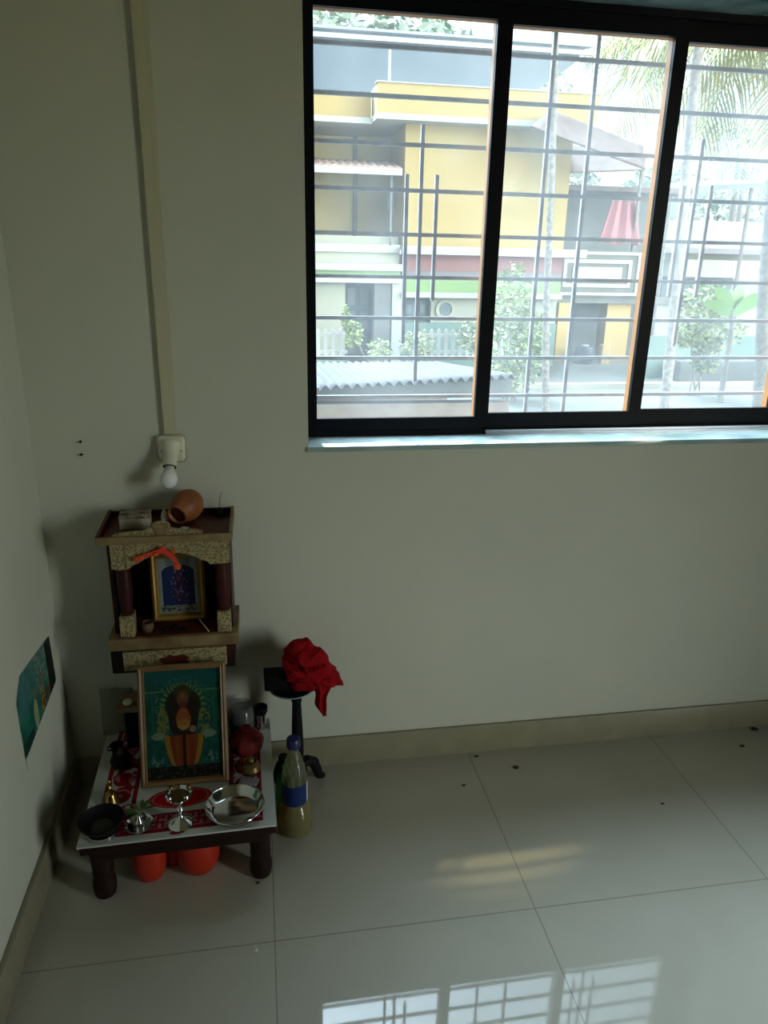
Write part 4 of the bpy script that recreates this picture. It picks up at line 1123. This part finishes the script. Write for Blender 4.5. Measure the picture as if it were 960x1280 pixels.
t = thing('tarpaulin_roof', 'sagging brown tarpaulin roof sheets beside the yellow house', 'roof', (9.6, 17.5, 3.6))
def sheet(c00, c10, c11, c01, sag, n=14):
    c00, c10, c11, c01 = [Vector(c) for c in (c00, c10, c11, c01)]
    rows = []
    for j in range(n+1):
        v = j/n
        rows.append([(c00.lerp(c10, i/n)).lerp(c01.lerp(c11, i/n), v)-Vector((0, 0, sag*math.sin(PI*i/n)*math.sin(PI*v))) for i in range(n+1)])
    return MB().surf(rows)
for cs, sg in ((((6.34, 14.7, 4.16), (9.02, 14.7, 3.45), (9.28, 15.4, 4.00), (7.02, 15.4, 4.62)), 0.04),
               (((8.25, 17.0, 3.57), (10.25, 17.0, 3.71), (10.91, 18.5, 4.22), (8.80, 18.5, 4.39)), 0.06)):
    o = obj('sheet', sheet(*cs, sg), M['tarp'], t)
    sm = o.modifiers.new('t', 'SOLIDIFY'); sm.thickness = 0.03
for x, y, z in ((10.35, 17.4, 3.92), (10.9, 18.4, 4.2)):
    obj('post', MB().tube([(x, y, GZ), (x, y, z)], 0.04, 8), M['trunk'], t)
t = thing('water_drum', 'dark blue plastic drum below the white squares balcony', 'drum', (9.0, 16.6, GZ))
obj('drum', MB().lathe([(0, 0), (0.24, 0), (0.26, 0.04), (0.26, 0.18), (0.275, 0.20), (0.26, 0.22), (0.26, 0.38), (0.24, 0.44), (0, 0.44)], (8.95, 16.6, GZ), 28), M['barrel'], t)
obj('lid', MB().lathe([(0, 0.441), (0.10, 0.441), (0.10, 0.48), (0, 0.48)], (8.95, 16.6, GZ), 20), M['white'], t)
o = obj('brick_post', MB().box(9.35, 9.58, 16.4, 16.63, GZ, GZ+0.5, 0.02), M['orangewall'], None, loc=(9.46, 16.5, GZ))
tag(o, 'short orange post beside the dark blue drum', 'post')

# ---- white building and roofs to the right
t = thing('white_building', 'long low white building beyond the palm trunks', 'building', (15.5, 23.0, GZ))
obj('upper_wall', MB().box(13.2, 22.0, 22.0, 26.0, 2.05, 2.90), M['white'], t)
obj('lower_wall', MB().box(13.6, 22.0, 22.6, 26.0, GZ, 2.05), M['cream'], t)
obj('ledge', MB().box(13.2, 22.0, 21.6, 22.6, 1.88, 2.05), M['mauve'], t)
obj('canopy', MB().box(14.0, 17.2, 21.2, 22.6, 1.15, 1.68), M['cream'], t)
obj('opening', MB().box(14.2, 16.8, 22.5, 22.59, 0.2, 1.12), M['greydoor'], t)
o = obj('blue_tarpaulin', sheet((13.7, 22.2, 2.93), (14.7, 22.2, 2.93), (14.7, 22.9, 3.55), (13.7, 22.9, 3.55), 0.03), M['bluetarp'], None, loc=(14.2, 22.5, 2.92))
sm = o.modifiers.new('t', 'SOLIDIFY'); sm.thickness = 0.03
tag(o, 'blue tarpaulin on top of the white building', 'tarpaulin')
t = thing('lean_to_roof', 'dark sloping roof edge above the white building', 'roof', (14.2, 20.0, 3.5))
obj('roof_edge', MB().prism([(12.6, 20.0, 3.48), (15.6, 20.0, 3.76), (15.6, 20.0, 3.88), (12.6, 20.0, 3.66)], (0, 0, 0), (0, 1.2, 0.2)), M['greydoor'], t)
obj('post', MB().tube([(12.8, 20.2, GZ), (12.8, 20.2, 3.5)], 0.06, 8), M['trunk'], t)
obj('post', MB().tube([(15.4, 20.2, GZ), (15.4, 20.2, 3.75)], 0.06, 8), M['trunk'], t)
t = thing('shade_sheet', 'dull green cloth sheet hung low behind the bushes', 'sheet', (10.6, 14.0, GZ))
obj('sheet', MB().box(9.2, 13.0, 14.0, 14.06, GZ, -0.05), M['teal'], t)
obj('dark_bed', MB().box(9.8, 12.6, 13.4, 13.9, GZ, -0.55), M['darkgrey'], t)

# ---- trees and plants
def frond(mb, base, az, el, ln, droop, nl, ll, seed, hang=0.6, wd=0.03):
    random.seed(seed)
    base = Vector(base)
    d = Vector((math.cos(az), math.sin(az), 0))
    pts = []
    for i in range(nl+1):
        k = i/nl
        pts.append(base + d*(ln*k*math.cos(el)*(1-0.12*k)) + Vector((0, 0, ln*(k*math.sin(el)-droop*k*k))))
    mb.tube(pts[::4]+[pts[-1]], [0.03*(1-0.85*i/(len(pts[::4]))) for i in range(len(pts[::4])+1)], 5)
    side = d.cross(Vector((0, 0, 1)))
    for i in range(3, nl+1):
        k = i/nl
        tn = (pts[i]-pts[i-1]).normalized()
        L_ = ll*(0.5+0.9*math.sin(PI*min(1, k*0.85+0.1)))*(0.85+0.3*random.random())
        for s in (-1, 1):
            dr = (side*s*0.75 + tn*0.55 + Vector((0, 0, -hang*(0.7+0.6*random.random())))).normalized()
            a = pts[i]
            mid = a+dr*L_*0.5; end = a+dr*L_+Vector((0, 0, -0.22*L_))
            w = tn*wd
            v = [mb.bm.verts.new(p) for p in (a-w*0.6, a+w*0.6, mid+w, mid-w, end)]
            mb.bm.faces.new((v[0], v[1], v[2], v[3])); mb.bm.faces.new((v[3], v[2], v[4]))
def palm(name, label, base, top, r0, r1, nf, ln, ll, seed, lm='palmleaf', tm='trunk', group=None, nl=30):
    t = thing(name, label, 'palm tree', base, 0, group)
    b, tp = Vector(base), Vector(top)
    n = 46
    pts, rs = [], []
    for i in range(n+1):
        k = i/n
        pts.append(b.lerp(tp, k)+Vector((0.05*math.sin(k*5+seed), 0.05*math.sin(k*4), 0))*min(1, k*4)*(1-k))
        rs.append((r0+(r1-r0)*k)*(1.06 if i % 2 else 0.95))
    obj('trunk', MB().tube(pts, rs, 12), M[tm], t)
    mb = MB()
    random.seed(seed)
    ps = [(2*PI*k/nf+0.4*random.random(), random.uniform(-0.35, 0.85), random.uniform(0.35, 0.8)) for k in range(nf)]
    for k, (az, el, dr) in enumerate(ps):
        frond(mb, tp, az, el, ln*random.uniform(0.85, 1.1), dr*0.7, nl, ll, seed*31+k)
    obj('fronds', mb, M[lm], t)
    return t
palm('coconut_palm', 'coconut palm with hanging fronds at the upper right of the middle pane', (17.4, 30.0, GZ), (17.8, 30.0, 9.7), 0.30, 0.22, 15, 5.4, 1.5, 4)
palm('coconut_palm', 'coconut palm at the right edge with a thick grey trunk', (9.55, 10.2, GZ), (8.75, 10.2, 5.5), 0.13, 0.11, 11, 2.5, 0.70, 9)
palm('areca_palm', 'slim pale ringed areca palm trunk nearest the right pane, just right of the mullion', (6.95, 9.0, GZ), (6.55, 9.0, 8.2), 0.085, 0.06, 9, 1.7, 0.5, 14, tm='palebark')
palm('areca_palm', 'slim pale areca palm trunk before the yellow house corner', (5.36, 10.0, GZ), (4.82, 10.0, 6.6), 0.06, 0.045, 9, 1.5, 0.45, 17, tm='palebark')
for k, (x, y, h) in enumerate(((25.5, 36, 7.4), (30.5, 43, 9.3), (38.2, 50, 8.4), (19.5, 46, 9.6))):
    palm('coconut_palm', ['second palm from the right in the hazy row beyond the white building, short', 'tallest hazy palm beyond the white building at the right', 'rightmost hazy palm beyond the white building', 'hazy palm far behind the tarpaulin roof'][k], (x, y, GZ), (x-0.5, y, h), 0.2, 0.15, 13, 3.4, 1.0, 40+k, lm='hazedleaf', group='far hazy palms', nl=22)

def cloud(mb, c, r, n, size, seed, flat=0.0):
    random.seed(seed)
    c = Vector(c)
    for _ in range(n):
        while True:
            p = Vector((random.uniform(-1, 1), random.uniform(-1, 1), random.uniform(-1, 1)))
            if 0.35 < p.length < 1: break
        q = c+Vector((p.x*r[0], p.y*r[1], p.z*r[2]))
        d = Vector((random.gauss(0, 1), random.gauss(0, 1), random.gauss(0, 0.6))).normalized()
        u = d.cross(Vector((random.gauss(0, 1), random.gauss(0, 1), random.gauss(0, 1)))).normalized()
        s_ = size*random.uniform(0.6, 1.3)
        v = [mb.bm.verts.new(x) for x in (q-d*s_, q+u*s_*0.45, q+d*s_, q-u*s_*0.45)]
        mb.bm.faces.new(v)
    return mb
def bush(name, label, base, blobs, n, size, m, seed, cat='bush', stems=4, group=None):
    t = thing(name, label, cat, base, 0, group)
    mb = MB()
    for k, (c, r) in enumerate(blobs):
        cloud(mb, c, r, n, size, seed+k)
    obj('foliage', mb, M[m], t)
    random.seed(seed)
    for k in range(stems):
        c, r = blobs[k % len(blobs)]
        obj('stem', MB().tube([(base[0]+0.08*(k-1.5), base[1]+0.02, base[2]), ((base[0]+c[0])/2, base[1], (base[2]+c[2])/2), (c[0]+random.uniform(-.3, .3)*r[0], c[1], c[2])], [0.02, 0.015, 0.008], 6), M['trunk'], t)
    return t
bush('leafy_bush', 'tall pale leafy bush at the left of the middle pane', (5.15, 11.3, GZ), [((5.05, 11.3, 0.77), (0.34, 0.3, 0.72)), ((4.92, 11.3, 0.10), (0.52, 0.4, 0.62)), ((5.45, 11.3, 0.20), (0.36, 0.4, 0.52)), ((5.15, 11.3, -0.43), (0.62, 0.4, 0.45))], 420, 0.07, 'bush', 60)
bush('flowering_bush', 'pale flowering bush over the white fence below the round grille', (4.9, 12.4, GZ), [((4.75, 12.4, 0.10), (0.45, 0.3, 0.35)), ((5.05, 12.4, 0.35), (0.35, 0.3, 0.30)), ((3.6, 12.6, -0.12), (0.35, 0.3, 0.30))], 330, 0.055, 'palebush', 70)
bush('garden_shrub', 'small bright shrub before the dark grey door', (2.9, 12.5, GZ), [((2.85, 12.5, -0.22), (0.28, 0.25, 0.24)), ((2.35, 12.5, 0.12), (0.18, 0.2, 0.30)), ((2.2, 12.5, 0.40), (0.08, 0.1, 0.25))], 220, 0.05, 'bush', 80)
bush('road_shrub', 'broad yellow green shrub between the two right hand palm trunks', (9.1, 11.6, GZ), [((9.05, 11.6, 0.75), (0.55, 0.4, 0.45)), ((9.4, 11.6, 0.25), (0.55, 0.4, 0.40)), ((8.8, 11.6, 0.20), (0.35, 0.3, 0.25)), ((9.2, 11.6, -0.25), (0.3, 0.3, 0.3))], 380, 0.075, 'bush', 90)
t = thing('banana_plant', 'bright green banana plant left of the thick palm trunk', 'banana plant', (9.2, 10.9, GZ))
obj('stem', MB().tube([(9.2, 10.9, GZ), (9.2, 10.9, 0.2), (9.15, 10.9, 0.7)], [0.06, 0.05, 0.03], 10), M['trunk'], t)
for k, (az, up, ln) in enumerate(((2.4, 1.6, 0.9), (0.2, 0.9, 1.0), (-0.6, 1.1, 0.9), (3.3, 0.8, 0.8), (1.2, 2.2, 0.9))):
    mb = MB()
    leaf_mesh(mb, (9.17, 10.9, 0.6), (math.cos(az), 0.3*math.sin(az), up), (0, 1, 0.2), ln, 0.26, 0.35, 10)
    obj('leaf', mb, M['banana'], t)
def tree(label, base, h, blobs, n, size, seed, m='hazedleaf'):
    t = thing('leafy_tree', label, 'tree', base, 0, 'trees on the skyline')
    obj('trunk', MB().tube([base, (base[0]+0.1, base[1], base[2]+h*0.5), (base[0], base[1], base[2]+h)], [0.25, 0.2, 0.12], 10), M['trunk'], t)
    mb = MB()
    for k, (c, r) in enumerate(blobs): cloud(mb, c, r, n, size, seed+k)
    obj('crown', mb, M[m], t)
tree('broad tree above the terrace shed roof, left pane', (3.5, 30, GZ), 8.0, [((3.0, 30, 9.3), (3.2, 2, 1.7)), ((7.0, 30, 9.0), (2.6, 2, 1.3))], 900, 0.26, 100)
tree('pale tree between the yellow house and brown tarpaulin', (11.2, 24.5, GZ), 3.2, [((11.3, 24.5, 4.2), (1.1, 1.0, 1.2)), ((10.4, 24.0, 5.9), (0.7, 0.9, 1.4))], 500, 0.17, 110)
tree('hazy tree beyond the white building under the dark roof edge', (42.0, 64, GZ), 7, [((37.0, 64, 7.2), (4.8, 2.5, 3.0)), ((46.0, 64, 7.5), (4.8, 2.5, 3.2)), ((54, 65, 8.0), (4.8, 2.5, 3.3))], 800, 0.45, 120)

# ------------------------------------------------------------------ light
SUN = Vector((0.08, -0.62, 0.78)).normalized()
sl = bpy.data.lights.new('sun', 'SUN')
sl.energy = 1.4; sl.angle = math.radians(0.9); sl.color = (1.0, 0.90, 0.68)
so = bpy.data.objects.new('sun', sl)
so.rotation_euler = (-SUN).to_track_quat('-Z', 'Y').to_euler()
so.location = (3, -20, 30)
COL.objects.link(so)

W = bpy.data.worlds.new('bright_hazy_sky')
S.world = W
W.use_nodes = True
nt = W.node_tree
N = nt.nodes; L = nt.links.new
bg = N['Background']
tc = N.new('ShaderNodeTexCoord')
dp = N.new('ShaderNodeVectorMath'); dp.operation = 'DOT_PRODUCT'
L(tc.outputs['Generated'], dp.inputs[0]); dp.inputs[1].default_value = (-0.35, 0.52, 0.78)
mx = N.new('ShaderNodeMath'); mx.operation = 'MAXIMUM'; mx.inputs[1].default_value = 0.0
L(dp.outputs['Value'], mx.inputs[0])
pw = N.new('ShaderNodeMath'); pw.operation = 'POWER'; pw.inputs[1].default_value = 7.0
L(mx.outputs[0], pw.inputs[0])
ml = N.new('ShaderNodeMath'); ml.operation = 'MULTIPLY_ADD'; ml.inputs[1].default_value = 48.0; ml.inputs[2].default_value = 1.6
L(pw.outputs[0], ml.inputs[0])
bg.inputs['Color'].default_value = (0.68, 0.86, 1.0, 1)
dp2 = N.new('ShaderNodeVectorMath'); dp2.operation = 'DOT_PRODUCT'
L(tc.outputs['Generated'], dp2.inputs[0]); dp2.inputs[1].default_value = (0.62, -0.77, 0.13)
mx2 = N.new('ShaderNodeMath'); mx2.operation = 'MAXIMUM'; mx2.inputs[1].default_value = 0.0
L(dp2.outputs['Value'], mx2.inputs[0])
pw2 = N.new('ShaderNodeMath'); pw2.operation = 'POWER'; pw2.inputs[1].default_value = 11.0
L(mx2.outputs[0], pw2.inputs[0])
ml2 = N.new('ShaderNodeMath'); ml2.operation = 'MULTIPLY_ADD'; ml2.inputs[1].default_value = 25.0; ml2.inputs[2].default_value = 0.0
L(pw2.outputs[0], ml2.inputs[0])
L(ml.outputs[0], bg.inputs['Strength'])
bg2 = N.new('ShaderNodeBackground'); bg2.inputs['Color'].default_value = (0.86, 0.95, 0.88, 1)
L(ml2.outputs[0], bg2.inputs['Strength'])
ad = N.new('ShaderNodeAddShader')
L(bg.outputs[0], ad.inputs[0]); L(bg2.outputs[0], ad.inputs[1])
L(ad.outputs[0], N['World Output'].inputs['Surface'])

# spot lamp added outside the right hand pane to lay a warm floor patch
gl_ = bpy.data.lights.new('floor_patch_spot', 'SPOT')
gl_.energy = 2100; gl_.color = (1.0, 0.82, 0.42); gl_.spot_size = math.radians(2.7); gl_.spot_blend = 0.35; gl_.shadow_soft_size = 0.06
go = bpy.data.objects.new('floor_patch_spot', gl_)
tgt = Vector((1.13, -0.29, 0.0)); gd = Vector((0.425, 0.338, 0.839)).normalized()
go.location = tgt+gd*10.0
go.rotation_euler = (-gd).to_track_quat('-Z', 'Y').to_euler()
COL.objects.link(go)

def portal(name, loc, rot, sx, sy):
    l = bpy.data.lights.new(name, 'AREA')
    l.shape = 'RECTANGLE'; l.size = sx; l.size_y = sy
    l.cycles.is_portal = True
    o = bpy.data.objects.new(name, l)
    o.location = loc; o.rotation_euler = rot
    COL.objects.link(o)
portal('window_portal', ((WX0+WX1)/2, 0.24, (WZ0+WZ1)/2), (-PI/2, 0, 0), WX1-WX0, WZ1-WZ0)
portal('door_portal', (RX+0.19, (DY0+DY1)/2, DZ/2), (0, PI/2, 0), DZ, DY1-DY0)

# ------------------------------------------------------------------ camera
F_PX = 919.123
yaw, pitch, roll = 0.1706, 0.3278, -0.0206
cy_, sy_, cp_, sp_ = math.cos(yaw), math.sin(yaw), math.cos(pitch), math.sin(pitch)
fwd = Vector((sy_*cp_, cy_*cp_, -sp_))
right = Vector((cy_, -sy_, 0))
down = fwd.cross(right)
c_, s_ = math.cos(roll), math.sin(roll)
r2 = c_*right + s_*down
d2 = -s_*right + c_*down
cam = bpy.data.cameras.new('camera')
cam.sensor_fit = 'HORIZONTAL'; cam.sensor_width = 36.0
cam.lens = 36.0*F_PX/960.0
cam.clip_start = 0.05; cam.clip_end = 500
co = bpy.data.objects.new('camera', cam)
m3 = Matrix((r2, -d2, -fwd)).transposed()
co.matrix_world = Matrix.Translation((0.5442, -1.8318, 1.4191)) @ m3.to_4x4()
COL.objects.link(co)
S.camera = co

S.view_settings.view_transform = 'Standard'
S.view_settings.look = 'None'
S.view_settings.gamma = 1.0
S.view_settings.exposure = 0.0
S.view_settings.use_curve_mapping = False
S.cycles.use_denoising = True
S.cycles.max_bounces = 12
S.cycles.diffuse_bounces = 6
S.cycles.glossy_bounces = 5
S.cycles.transmission_bounces = 8
S.cycles.transparent_max_bounces = 12
S.cycles.caustics_reflective = False
S.cycles.caustics_refractive = False
